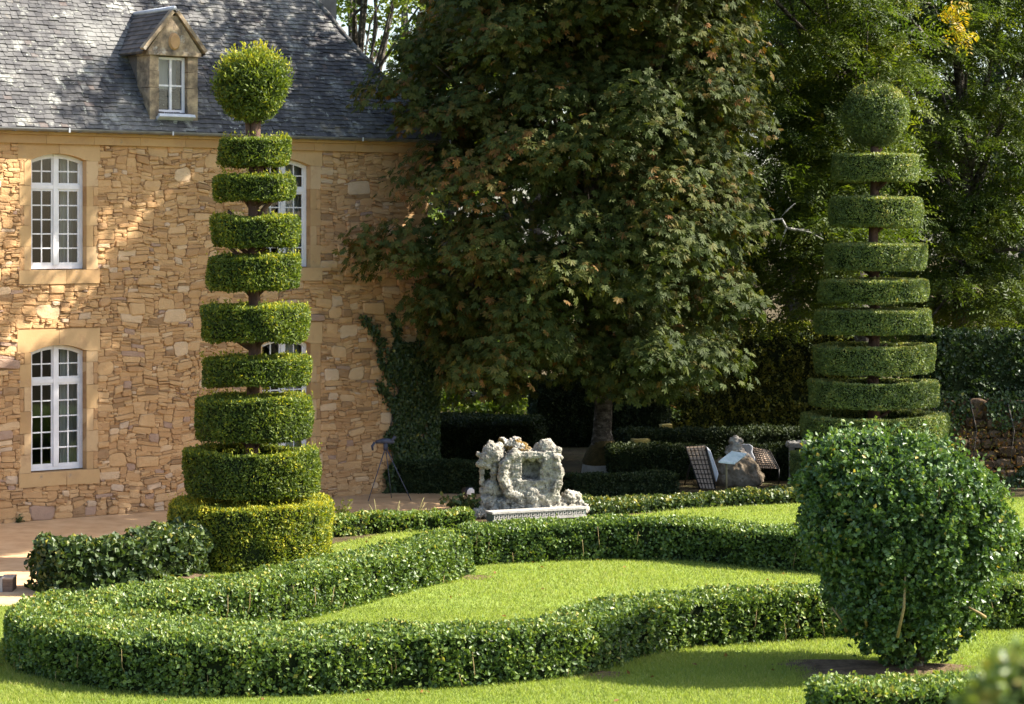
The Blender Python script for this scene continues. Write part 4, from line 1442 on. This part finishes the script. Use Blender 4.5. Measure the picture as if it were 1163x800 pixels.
# ------------------------------------------------------------------ ivy on the house corner
def corner_ivy():
    R = np.random.default_rng(3)
    d = np.array([math.cos(HA), math.sin(HA), 0]); nin = np.array([-math.sin(HA), math.cos(HA), 0]); o0 = np.array([-9.48, 44.03, 0])
    loc = o0 + d * 9.2
    root = empty('climbing_ivy', tuple(loc), 0, label='dark ivy climbing the right corner of the stone house', cat='climber')
    mb = MB()
    n = 15000
    x = R.uniform(8.55, 9.95, n); z = R.uniform(0, 3.1, n)
    left = 8.75 + .12 * np.sin(z * 4) + .10 * np.sin(z * 9 + 1) - .35 * np.clip(.9 - z, 0, 1)
    keep = (x > left) & (z < 2.95 + .25 * np.sin(x * 5) + .1 * np.sin(x * 13))
    bare = np.sin(x * 7 + 1.3 * np.sin(z * 2.3)) * np.sin(z * 3.1 + 1) > .62
    keep &= ~bare | (R.random(n) < .35)
    x, z = x[keep], z[keep]
    y = -R.uniform(.05, .17, len(x))
    # tendrils
    tx, tz, ty = [], [], []
    for (xs, zs) in (([8.9, 8.6, 8.4, 8.2, 8.0], [2.7, 3.0, 3.25, 3.5, 3.65]), ([8.75, 8.55, 8.45, 8.35], [2.2, 2.6, 2.9, 3.5]), ([8.8, 8.6, 8.45], [1.8, 2.1, 2.25]), ([9.0, 8.9, 8.75], [2.9, 3.3, 3.7]), ([9.5, 9.55, 9.4], [2.9, 3.6, 4.4])):
        m = 220
        u = R.random(m)
        tx += list(np.interp(u, np.linspace(0, 1, len(xs)), xs) + R.normal(size=m) * .055)
        tz += list(np.interp(u, np.linspace(0, 1, len(zs)), zs) + R.normal(size=m) * .055)
        ty += list(-R.uniform(.05, .13, m))
    x = np.concatenate([x, tx]); z = np.concatenate([z, tz]); y = np.concatenate([y, ty])
    P = o0 + x[:, None] * d + y[:, None] * nin + z[:, None] * np.array([0, 0, 1])
    N = np.repeat(-nin[None], len(P), 0)
    m = len(P)
    leaves(mb, P - loc, R.normal(size=(m, 3)) * .5 + [0, 0, -.7], N + R.normal(size=(m, 3)) * .5, R.uniform(.06, .10, m), R.uniform(.05, .08, m), 'ivy', .42 + R.normal(size=m) * .2)
    # the return round the corner
    n = 4000
    yy = R.uniform(0, 1.6, n); zz = R.uniform(0, 3.0, n)
    P = o0 + (XR + R.uniform(.03, .15, n))[:, None] * d + yy[:, None] * nin + zz[:, None] * np.array([0, 0, 1])
    leaves(mb, P - loc, R.normal(size=(n, 3)) * .5 + [0, 0, -.7], d + R.normal(size=(n, 3)) * .5, .09, .07, 'ivy', .42 + R.normal(size=n) * .2)
    mb.build('foliage', root)
    st = MB()
    for k in range(9):
        xs = 8.8 + k * .12
        pts = [o0 + (xs + .06 * math.sin(q * 1.7 + k)) * d + -.06 * nin + np.array([0, 0, q * .45]) - loc for q in range(7)]
        st.tube(pts, np.linspace(.022, .008, 7), 'bark', 5)
    st.build('stem', root)


corner_ivy()


# ------------------------------------------------------------------ carved stones
def blob_mesh(name, shapes, voxel, disp, dscale, mat, parent=None, cuts=(), seed=0):
    """join ellipsoids and boxes, voxel-remesh them into one carved body, roughen it"""
    bm = bmesh.new()
    for s in shapes:
        if s[0] == 's':
            _, c, r = s
            mtx = Matrix.Translation(c) @ Matrix.Diagonal((*r, 1)) if len(s) == 3 else None
            bmesh.ops.create_icosphere(bm, subdivisions=3, radius=1, matrix=mtx)
        elif s[0] == 'c':      # capsule chain
            _, p, q, r0, r1 = s
            for k in range(6):
                u = k / 5
                c = Vector(p).lerp(Vector(q), u)
                bmesh.ops.create_icosphere(bm, subdivisions=2, radius=r0 + (r1 - r0) * u, matrix=Matrix.Translation(c))
        else:
            _, c, d, rz = s
            mtx = Matrix.Translation(c) @ Matrix.Rotation(rz, 4, 'Z') @ Matrix.Diagonal((*d, 1))
            bmesh.ops.create_cube(bm, size=1, matrix=mtx)
    me = bpy.data.meshes.new(name)
    bm.to_mesh(me); bm.free()
    ob = bpy.data.objects.new(name, me)
    COL.objects.link(ob)
    rm = ob.modifiers.new('r', 'REMESH'); rm.mode = 'VOXEL'; rm.voxel_size = voxel * .72
    sm = ob.modifiers.new('s', 'SMOOTH'); sm.iterations = 2
    dg = bpy.context.evaluated_depsgraph_get()
    me2 = bpy.data.meshes.new_from_object(ob.evaluated_get(dg))
    ob.modifiers.clear()
    ob.data = me2
    bpy.data.meshes.remove(me)
    me2.name = name
    off = Vector((seed * 3.1, seed * 1.7, seed))
    nrm = [v.normal.copy() for v in me2.vertices]
    for v, n_ in zip(me2.vertices, nrm):
        p = v.co * dscale + off
        h = mnoise.fractal(p, .8, 2.2, 5) * disp + (abs(mnoise.noise(v.co * dscale * 2.3 + off)) - .25) * disp * 1.5
        pit = mnoise.noise(v.co * dscale * 2.7 + off)
        if pit > .25: h -= (pit - .25) * disp * 1.8
        v.co += n_ * h
    for (c, r) in cuts:
        for v in me2.vertices:
            q = (v.co - Vector(c))
            q = Vector((q.x / r[0], q.y / r[1], q.z / r[2]))
            l = q.length
            if 1e-4 < l < 1:
                q /= l
                v.co = Vector(c) + Vector((q.x * r[0], q.y * r[1], q.z * r[2]))
    me2.materials.clear()
    me2.materials.append(M[mat])
    for p in me2.polygons: p.use_smooth = True
    if parent: ob.parent = parent
    return ob


def fountain():
    X0, Y0 = (600 - PX) * 45.1 / F, 45.1
    root = empty('carved_fountain', (X0, Y0, 0), math.radians(6), label='weathered white limestone fountain with two animal heads around an open niche', cat='fountain')
    q = lambda cx, cy: ((cx - 580) / 349, (625 - cy) / 349)

    def S(cx, cy, r, y=0, ry=None, rz=None):
        x, z = q(cx, cy)
        r /= 349
        return ('s', (x, y, z), (r, (ry or r * 349) / 349 if ry else r, (rz / 349) if rz else r))
    B = lambda x0, x1, y0, y1, f, bk: ('b', ((x0 + x1 - 1160) / 698, (f + bk) / 2, (1250 - y0 - y1) / 698), ((x1 - x0) / 349, bk - f, (y1 - y0) / 349), 0)
    body = [B(425, 525, 200, 480, -.28, .25), B(400, 512, 240, 430, -.24, .22), B(665, 775, 215, 480, -.28, .25), B(650, 785, 300, 430, -.24, .22), B(420, 775, 372, 520, -.30, .28), B(450, 740, 185, 232, -.27, .25), B(430, 760, 200, 500, .05, .28),
            S(420, 330, 40, 0, 70), S(455, 440, 60, -.05, 90), S(745, 430, 45, -.05, 80), S(600, 480, 90, -.12, 90), S(520, 500, 70, -.15), S(690, 500, 70, -.15), S(520, 238, 30, -.16), S(662, 240, 32, -.16), S(512, 300, 22, -.16), S(672, 300, 16, -.16), S(600, 225, 30, -.12)]
    C = lambda a, b, r, y=-.26: ('c', (q(*a)[0], y, q(*a)[1]), (q(*b)[0], y, q(*b)[1]), r / 349, r / 349)
    body += [C((480, 190), (410, 270), 34), C((410, 270), (400, 350), 36), C((400, 350), (440, 455), 38), C((750, 225), (775, 310), 30), C((775, 310), (765, 390), 32), C((765, 390), (725, 460), 36), C((440, 455), (520, 480), 34), C((725, 460), (660, 485), 34)]
    blob_mesh('niche_block', body, .02, .020, 9, 'lime_statue', root, seed=1)
    lh = [S(340, 200, 72, -.05), S(385, 240, 55, .02), S(300, 225, 48, -.12), S(268, 262, 32, -.16), S(300, 275, 30, -.13), S(242, 268, 17, -.18), S(250, 205, 18, -.10), S(330, 140, 24, .04), S(385, 170, 45, 0),
          ('c', (q(268, 290)[0], -.12, q(268, 290)[1]), (q(268, 400)[0], -.10, q(268, 400)[1]), .055, .045), ('c', (q(350, 275)[0], -.1, q(350, 275)[1]), (q(338, 420)[0], -.1, q(338, 420)[1]), .075, .06),
          S(330, 430, 62, -.04), S(380, 445, 55, .02), S(290, 450, 40, -.05)]
    blob_mesh('carved_head', lh, .016, .016, 13, 'lime_statue', root, seed=2)
    rh = [S(695, 170, 62, -.02), S(735, 190, 48, -.08), S(775, 178, 24, -.14), S(785, 228, 22, -.15), S(765, 210, 30, -.12), S(660, 175, 45, .03), S(720, 130, 20, .02), S(740, 255, 40, -.04)]
    blob_mesh('carved_head', rh, .016, .016, 13, 'lime_statue', root, seed=3)
    tp = [S(430, 150, 40, .05), S(490, 150, 52, .03), S(400, 118, 22, .02), S(535, 165, 42, .02), S(575, 190, 34, 0), S(500, 125, 34, .03), S(620, 200, 26, -.02)]
    blob_mesh('carved_crest', tp, .02, .030, 10, 'brown_crest', root, seed=4)
    bs = [S(300, 530, 62, -.12), S(340, 510, 45, -.05), S(235, 590, 42, -.22), S(270, 575, 40, -.2), S(420, 545, 70, -.10), S(500, 560, 70, -.15), S(600, 555, 72, -.15), S(700, 555, 68, -.12), S(780, 545, 60, -.05), S(850, 500, 52, .0), S(900, 500, 42, .04), S(920, 545, 36, .02), S(955, 575, 36, .02), S(200, 610, 30, -.25), S(740, 490, 40, .05), S(820, 560, 45, 0),
          ('b', (.0, .10, .11), (1.75, .75, .22), 0)]
    blob_mesh('rock_base', bs, .022, .035, 8, 'lime_statue', root, seed=5)
    # long ledge with a Greek key frieze on its front, its left end nearer
    ld = empty_child = MB()
    Lh = 1.96
    yaw = math.radians(21)
    Rz = np.array(Matrix.Rotation(yaw, 3, 'Z'))
    cpos = np.array([.105, -.56, .03])

    def put(mb, lo, hi, mat, tint=.5):
        (x0, y0, z0), (x1, y1, z1) = lo, hi
        V = np.array([(x0, y0, z0), (x1, y0, z0), (x1, y1, z0), (x0, y1, z0), (x0, y0, z1), (x1, y0, z1), (x1, y1, z1), (x0, y1, z1)])
        V = V @ Rz.T + cpos
        mb.add(V, [(0, 3, 2, 1), (4, 5, 6, 7), (0, 1, 5, 4), (1, 2, 6, 5), (2, 3, 7, 6), (3, 0, 4, 7)], mat, tint)
    put(ld, (-Lh / 2, -.10, 0.0), (Lh / 2, .16, .145), 'frieze')
    put(ld, (-Lh / 2 - .02, -.135, .147), (Lh / 2 + .02, .18, .185), 'grey_stone')
    put(ld, (-Lh / 2 - .01, -.125, 0.0), (Lh / 2 + .01, -.102, .032), 'grey_stone')
    nk = 20
    for i in range(nk):
        a = -Lh / 2 + .02 + i * (Lh - .04) / nk
        wd = (Lh - .04) / nk
        put(ld, (a, -.118, .040), (a + wd * .2, -.1005, .138), 'grey_stone')
        put(ld, (a + wd * .2, -.118, .118), (a + wd * .8, -.1005, .138), 'grey_stone')
        put(ld, (a + wd * .62, -.118, .066), (a + wd * .8, -.1005, .117), 'grey_stone')
        put(ld, (a + wd * .38, -.118, .066), (a + wd * .619, -.1005, .084), 'grey_stone')
        put(ld, (a + wd * .2, -.118, .036), (a + wd, -.1005, .050), 'grey_stone')
    ld.build('frieze_ledge', root)


M['brown_crest'] = noise_mat('lichened_crest', [(.28, (.10, .085, .07)), (.45, (.30, .27, .22)), (.65, (.52, .5, .46))], scale=6, detail=10, rough=.95, bump=.9, bscale=22, bdist=.03, spec=.12,
                             second=[(2.6, .50, .56, (.16, .10, .03))])
fountain()


def small_stone_things():
    # stone figure between the lattice seats
    Y = 51.0
    q = lambda cx, cy: np.array(XZ(740 + cx / 5.815, 470 + cy / 5.815, Y))
    b = q(570, 530)
    root = empty('stone_figure', (b[0], Y, 0), 0, label='mottled stone figure on a round brown pedestal behind the information panel', cat='statue')
    k = 1 / 5.815 * Y / F

    def S(cx, cy, r, y=0):
        p = q(cx, cy)
        return ('s', (p[0] - b[0], y, max(p[1], .02)), (r * k, r * k, r * k))
    blob_mesh('figure', [S(555, 160, 26), S(530, 178, 20), S(585, 175, 22), S(560, 205, 34), S(520, 245, 38), S(575, 255, 45), S(600, 290, 50), S(540, 300, 55)], .03, .03, 6, 'figure_stone', root, seed=8)
    blob_mesh('pedestal', [S(560, 360, 85), S(620, 380, 75), S(490, 395, 65), ('s', (-.05, 0, .35), (.52, .45, .30)), ('s', (0, 0, .12), (.58, .5, .28))], .035, .035, 5, 'brown_stone', root, seed=9)
    # information panel on a thin post
    Y = 48.6
    x0, z0 = XZ(825, 560, Y)
    root = empty('information_panel', (x0, Y, 0), 0, label='pale blue tilted information panel on a thin olive post', cat='sign')
    m = MB()
    pts = [XZ(816, 524, Y - .12), XZ(834, 526, Y - .12), XZ(848, 515, Y + .22), XZ(831, 512.5, Y + .22)]
    dd = [-.12, -.12, .22, .22]
    V = [(p[0] - x0, d_, p[1]) for p, d_ in zip(pts, dd)] + [(p[0] - x0, d_, p[1] - .03) for p, d_ in zip(pts, dd)]
    m.add(V, [(0, 1, 2, 3), (7, 6, 5, 4), (0, 4, 5, 1), (1, 5, 6, 2), (2, 6, 7, 3), (3, 7, 4, 0)], 'panel')
    m.build('panel', root)
    m = MB()
    m.tube([(0, 0, 0), (.0, 0, XZ(0, 523, Y)[1])], .022, 'post_metal', 8)
    m.build('post', root)
    # two reclined seats with lattice over tan canvas
    def seat(corners, cushion, Y, label, bar_mat='black_metal', flip=1):
        P = [np.array([*XZ(*c, Y)]) for c in corners]       # TL TR BR BL
        base = (P[2] + P[3]) / 2
        root = empty('lattice_seat', (base[0], Y, 0), 0, label=label, cat='garden seat', group='lattice garden seats')
        dep = [.35, .35, -.1, -.1]
        V3 = [np.array([p[0] - base[0], d_, p[1]]) for p, d_ in zip(P, dep)]
        m = MB()
        back = [v + np.array([0, .05, 0]) for v in V3]
        m.add(V3 + back, [(3, 2, 1, 0), (4, 5, 6, 7), (0, 1, 5, 4), (1, 2, 6, 5), (2, 3, 7, 6), (3, 0, 4, 7)], 'tan_cloth')
        m.build('back_panel', root)
        g = MB()
        of = np.array([0, -.022, .004])
        for i in range(6):
            u = i / 5
            g.tube([V3[0] * (1 - u) + V3[1] * u + of, V3[3] * (1 - u) + V3[2] * u + of], .008 if 0 < i < 5 else .016, bar_mat, 5)
        for i in range(9):
            u = i / 8 * .88
            g.tube([V3[0] * (1 - u) + V3[3] * u + of, V3[1] * (1 - u) + V3[2] * u + of], .008, bar_mat, 5)
        g.build('lattice', root)
        for v in (V3[2], V3[3]):
            lg = MB(); lg.tube([v + [0, .02, 0], [v[0], v[1] + .02, 0]], .02, bar_mat, 6); lg.build('leg', root)
        for v in (V3[0], V3[1]):
            lg = MB(); lg.tube([v * .6 + np.array(V3[3] if v is V3[0] else V3[2]) * .4 + [0, .06, 0], [v[0], v[1] + .3, 0]], .02, bar_mat, 6); lg.build('leg', root)
        c = MB()
        Q = [np.array([XZ(*cc, Y + .12)[0] - base[0], .02 + .25 * (i in (0, 1)), XZ(*cc, Y + .12)[1]]) for i, cc in enumerate(cushion)]
        n = len(Q)
        bk = [v + np.array([0, .12, 0]) for v in Q]
        c.add(Q + bk, [tuple(range(n - 1, -1, -1)), tuple(range(n, 2 * n))] + [(i, (i + 1) % n, (i + 1) % n + n, i + n) for i in range(n)], 'white_cloth')
        o = c.build('cushion', root)
        bv = o.modifiers.new('bevel', 'BEVEL'); bv.width = .03; bv.segments = 3
    seat([(780, 509), (802, 508), (812, 555), (794, 554)], [(803, 508), (808, 513), (816, 538), (813, 548)], 50.2, 'lattice-backed tan seat leaning left, left of the stone figure')
    seat([(855, 509), (876, 514), (884, 532), (861, 531)], [(839, 509), (843, 505), (851, 504.5), (855, 507), (854, 513), (857, 520), (860, 531), (850, 532), (845, 523)], 51.2, 'lattice seat with a white cushion, right of the stone figure')
    # pale rounded stone bench behind the dark hedge
    Y = 51.9
    x0, z1 = XZ(909, 500.5, Y)
    root = empty('stone_bench', (x0, Y, 0), 0, label='pale rounded stone bench top showing left of the right topiary', cat='bench')
    blob_mesh('seat', [('c', (-.25, 0, z1 - .08), (.30, 0, z1 - .06), .085, .085), ('b', (.03, 0, z1 - .09), (.62, .36, .12), 0)], .02, .008, 8, 'grey_stone', root, seed=12)
    for dx in (-.2, .22):
        m = MB(); m.box((dx - .06, -.12, 0), (dx + .06, .12, z1 - .14), 'grey_stone', jit=.008); m.build('leg', root)
    # two mossy square posts in the shade
    for (px, py, w_, Y, lab) in ((756.5, 482, .26, 57.6, 'square stone post with a yellow lichen cap above the dark hedge'), (727, 498.5, .36, 53.7, 'low stone block with a yellow moss top beside the chestnut trunk')):
        x0, z1 = XZ(px, py, Y)
        root = empty('stone_post', (x0, Y, 0), .2, label=lab, cat='post')
        m = MB()
        m.box((-w_ / 2 + .03, -w_ / 2 + .03, 0), (w_ / 2 - .03, w_ / 2 - .03, z1 - .10), 'brown_stone', jit=.008)
        m.build('shaft', root)
        m = MB()
        m.box((-w_ / 2, -w_ / 2, z1 - .098), (w_ / 2, w_ / 2, z1), 'moss_stone', jit=.012)
        m.build('cap', root)


M['figure_stone'] = noise_mat('mottled_figure_stone', [(.3, (.10, .08, .07)), (.5, (.28, .25, .22)), (.7, (.60, .58, .55))], scale=6, detail=8, rough=.95, bump=.7, bscale=18)
small_stone_things()


def tripod():
    x0, y0 = G(440, 566)
    y0 = 48.0; x0 = (438 - PX) * y0 / F
    root = empty('tripod_stand', (x0, y0, 0), 0, label='thin tripod with a blue-grey head before the ivy corner', cat='tripod')
    ht = XZ(0, 508, y0)[1]
    for (fx, fy) in ((-.34, -.25), (.52, -.1), (.1, .35)):
        m = MB()
        m.tube([(0, 0, ht), (fx * .5, fy * .5, ht * .5), (fx, fy, 0)], [.012, .010, .008], 'blue_grey', 6)
        m.build('leg', root)
    m = MB()
    m.tube([(0, 0, ht - .06), (0, 0, ht + .08)], [.045, .045], 'blue_grey', 8)
    m.tube([(-.2, 0, ht + .10), (-.06, -.03, ht + .13), (.08, 0, ht + .12), (.17, .02, ht + .10)], [.03, .05, .055, .035], 'blue_grey', 8)
    m.tube([(-.22, -.02, ht + .10), (-.27, -.04, ht + .02), (-.26, -.02, ht - .06)], [.025, .03, .02], 'blue_grey', 6)
    m.tube([(.1, 0, ht + .10), (.2, -.05, ht + .22)], [.02, .035], 'blue_grey', 6)
    m.build('head', root)


tripod()


def plants():
    def tuft(name, x, y, n, h, sp, L, W, mat, label, cat='plant', tint=.5, group=None):
        root = empty(name, (x, y, 0), 0, label=label, cat=cat, group=group)
        m = MB(); s = MB()
        for i in range(n):
            a = rng.uniform(0, 6.28); l = rng.uniform(0, sp)
            tip = np.array([math.cos(a) * l, math.sin(a) * l, h * rng.uniform(.6, 1)])
            s.tube([(0, 0, 0), tip * [.4, .4, .6], tip], [.006, .005, .003], 'stalk', 4)
            k = 7
            u = rng.uniform(.25, 1, k)
            C = tip[None] * u[:, None] + rng.normal(size=(k, 3)) * .03
            leaves(m, C, rng.normal(size=(k, 3)) + [0, 0, .2], rng.normal(size=(k, 3)) + [0, 0, .8], L, W, mat, tint + rng.normal(size=k) * .2)
        m.build('foliage', root); s.build('stem', root)
    x, y = G(388, 597)
    tuft('flowering_weed', x, y, 10, .48, .22, .09, .05, 'lime', 'yellow-green weed growing at the path edge right of the left topiary', tint=.8)
    x, y = G(585, 586)
    tuft('rock_plant', x - .15, y + .18, 26, .32, .26, .07, .04, 'lime', 'small yellow-leaved plant growing on the rocks of the fountain', tint=.7)
    x, y = G(527, 588)
    tuft('ivy_plant', x, y, 70, .42, .46, .11, .09, 'ivy', 'dark ivy clump at the left foot of the carved fountain', tint=.5)
    x, y = G(665, 583)
    tuft('ivy_plant', x + .25, y, 30, .2, .4, .09, .07, 'ivy', 'small ivy clump at the right end of the frieze ledge', tint=.55)
    for (px, py, lab) in ((24, 593, 'small dark weed at the wall foot below the ground-floor left window'), (137, 582, 'tiny weed at the wall foot right of the ground-floor left window'), (163, 580, 'grey-green weed at the wall foot beside the left topiary')):
        x, y = G(px, py)
        tuft('wall_weed', x, y - .12, 9, .16, .16, .06, .03, 'ivy', lab, cat='weed', group='weeds at the wall foot', tint=.45)
    # dry grass stalks
    for (px, py, dx, lab) in ((428, 598, -.05, 'dry grass stalk leaning left at the path edge'), (449, 600, .08, 'dry grass stalk leaning right, middle of the path edge'), (474, 596, .12, 'dry grass stalk nearest the carved fountain')):
        x, y = G(px, py)
        m = MB()
        for k in range(3):
            e = np.array([dx * (1 + .7 * k) - .06 * k, .02 * k, .50 - .1 * k])
            m.tube([(0, 0, 0), e * [.35, .4, .6], e], [.008, .007, .005], 'stalk', 4)
        o = m.build('grass_stalk')
        o.location = (x, y, 0)
        tag(o, lab, 'grass stalk', 'dry stalks at the path edge')
    # small floodlight beside the fountain
    x, y = G(531, 578)
    root = empty('garden_floodlight', (x, y - .1, 0), .5, label='small black and white garden lamp in the ivy beside the fountain', cat='lamp')
    m = MB(); m.tube([(-.02, .1, .36), (0, 0, .34), (.02, -.08, .33)], [.07, .10, .115], 'black', 10); m.build('housing', root)
    m = MB(); m.tube([(.02, -.083, .33), (.021, -.09, .329)], [.10, .09], 'white_cloth', 10); m.build('lens', root)
    m = MB(); m.tube([(0, 0, 0), (0, 0, .26)], .015, 'black', 6); m.build('spike', root)
    # boarded planter box at the left edge
    x, y = G(13, 673)
    root = empty('planter_box', (x - .35, y + .2, 0), .05, label='low brown boarded box with a pale edge, cut by the left photo edge', cat='box')
    m = MB()
    m.box((.205, -.2, 0), (.35, .2, .19), 'wood'); m.box((-.35, -.2, 0), (.165, .2, .19), 'wood')
    m.build('side_board', root)
    m = MB(); m.box((.168, -.21, 0), (.202, .2, .21), 'grey_stone'); m.box((.203, -.2, .192), (.355, .2, .212), 'tan_cloth'); m.build('edge_strip', root)


plants()


def bank():
    x0, y0 = 9.2, 50.4
    root_mb = MB()
    R = random.Random(8)
    for j in range(9):
        x = x0 - .6 + R.uniform(0, .2)
        while x < 15.5:
            wd = R.uniform(.16, .5); hh = R.uniform(.15, .24)
            z = j * .2 + .03 * math.sin(x * 4 + j)
            yy = y0 + j * .07 + R.uniform(-.05, .05)
            c = min(wd, hh) * .2
            V = []
            for (yk, q) in ((yy + .45, 1.0), (yy + .06, 1.0), (yy, .72)):
                for a in range(8):
                    t = 2 * math.pi * (a + .5) / 8
                    V.append((x + wd / 2 + q * wd * .54 * math.copysign(abs(math.cos(t)) ** .6, math.cos(t)) + R.uniform(-.015, .015), yk + R.uniform(-.015, .015), z + hh / 2 + q * hh * .56 * math.copysign(abs(math.sin(t)) ** .6, math.sin(t)) + R.uniform(-.012, .012)))
            Fc = [(r * 8 + i, r * 8 + (i + 1) % 8, (r + 1) * 8 + (i + 1) % 8, (r + 1) * 8 + i) for r in (0, 1) for i in range(8)] + [tuple(range(16, 24))]
            root_mb.add(V, Fc, 'bank', R.random())
            x += wd
    root_mb.box((x0 - .2, y0 + .62, 0), (15.5, y0 + 1.1, 1.62), 'soil', jit=.02)
    # fallen leaves on it
    n = 2600
    X = rng.uniform(x0 - .4, 15, n); Z = rng.uniform(0, 1.8, n)
    P = np.stack([X, y0 + Z * .35 - rng.uniform(.02, .10, n), Z], 1)
    leaves(root_mb, P, rng.normal(size=(n, 3)), rng.normal(size=(n, 3)) + [0, -1, .5], .09, .055, 'chestnut', rng.uniform(.55, 1, n))
    o = root_mb.build('rubble_wall')
    tag(o, 'brown rubble stone wall strewn with dry leaves at the right edge', 'wall')


bank()


def trailing_ivy():
    root = empty('trailing_ivy', (11.2, 50.2, 0), 0, label='patchy ivy trailing down the brown rubble wall at the right edge', cat='climber')
    n = 9000
    X = rng.uniform(8.7, 15, n); Z = rng.uniform(0, 2.0, n)
    Q = np.stack([X, np.zeros(n), Z], 1)
    k = wob(Q, 3.2, 77) + .5 * wob(Q, 7, 78) + (Z - .9) * .55 > .25
    X, Z = X[k], Z[k]; n = len(X)
    P = np.stack([X, 50.4 + np.clip(Z, 0, 1.8) * .35 - rng.uniform(.03, .16, n), Z], 1) - root_loc(root)
    m = MB()
    leaves(m, P, rng.normal(size=(n, 3)) * .5 + [0, 0, -.7], rng.normal(size=(n, 3)) * .5 + [0, -1, .3], rng.uniform(.06, .11, n), rng.uniform(.05, .08, n), 'ivy', .45 + rng.normal(size=n) * .2)
    m.build('foliage', root)
    st = MB()
    for i in range(7):
        x = -2.2 + i * .8
        st.tube([(x, .75, 1.85), (x + .08, .35, 1.2), (x - .05, .12, .55)], [.02, .014, .008], 'bark', 5)
    st.build('stem', root)


trailing_ivy()
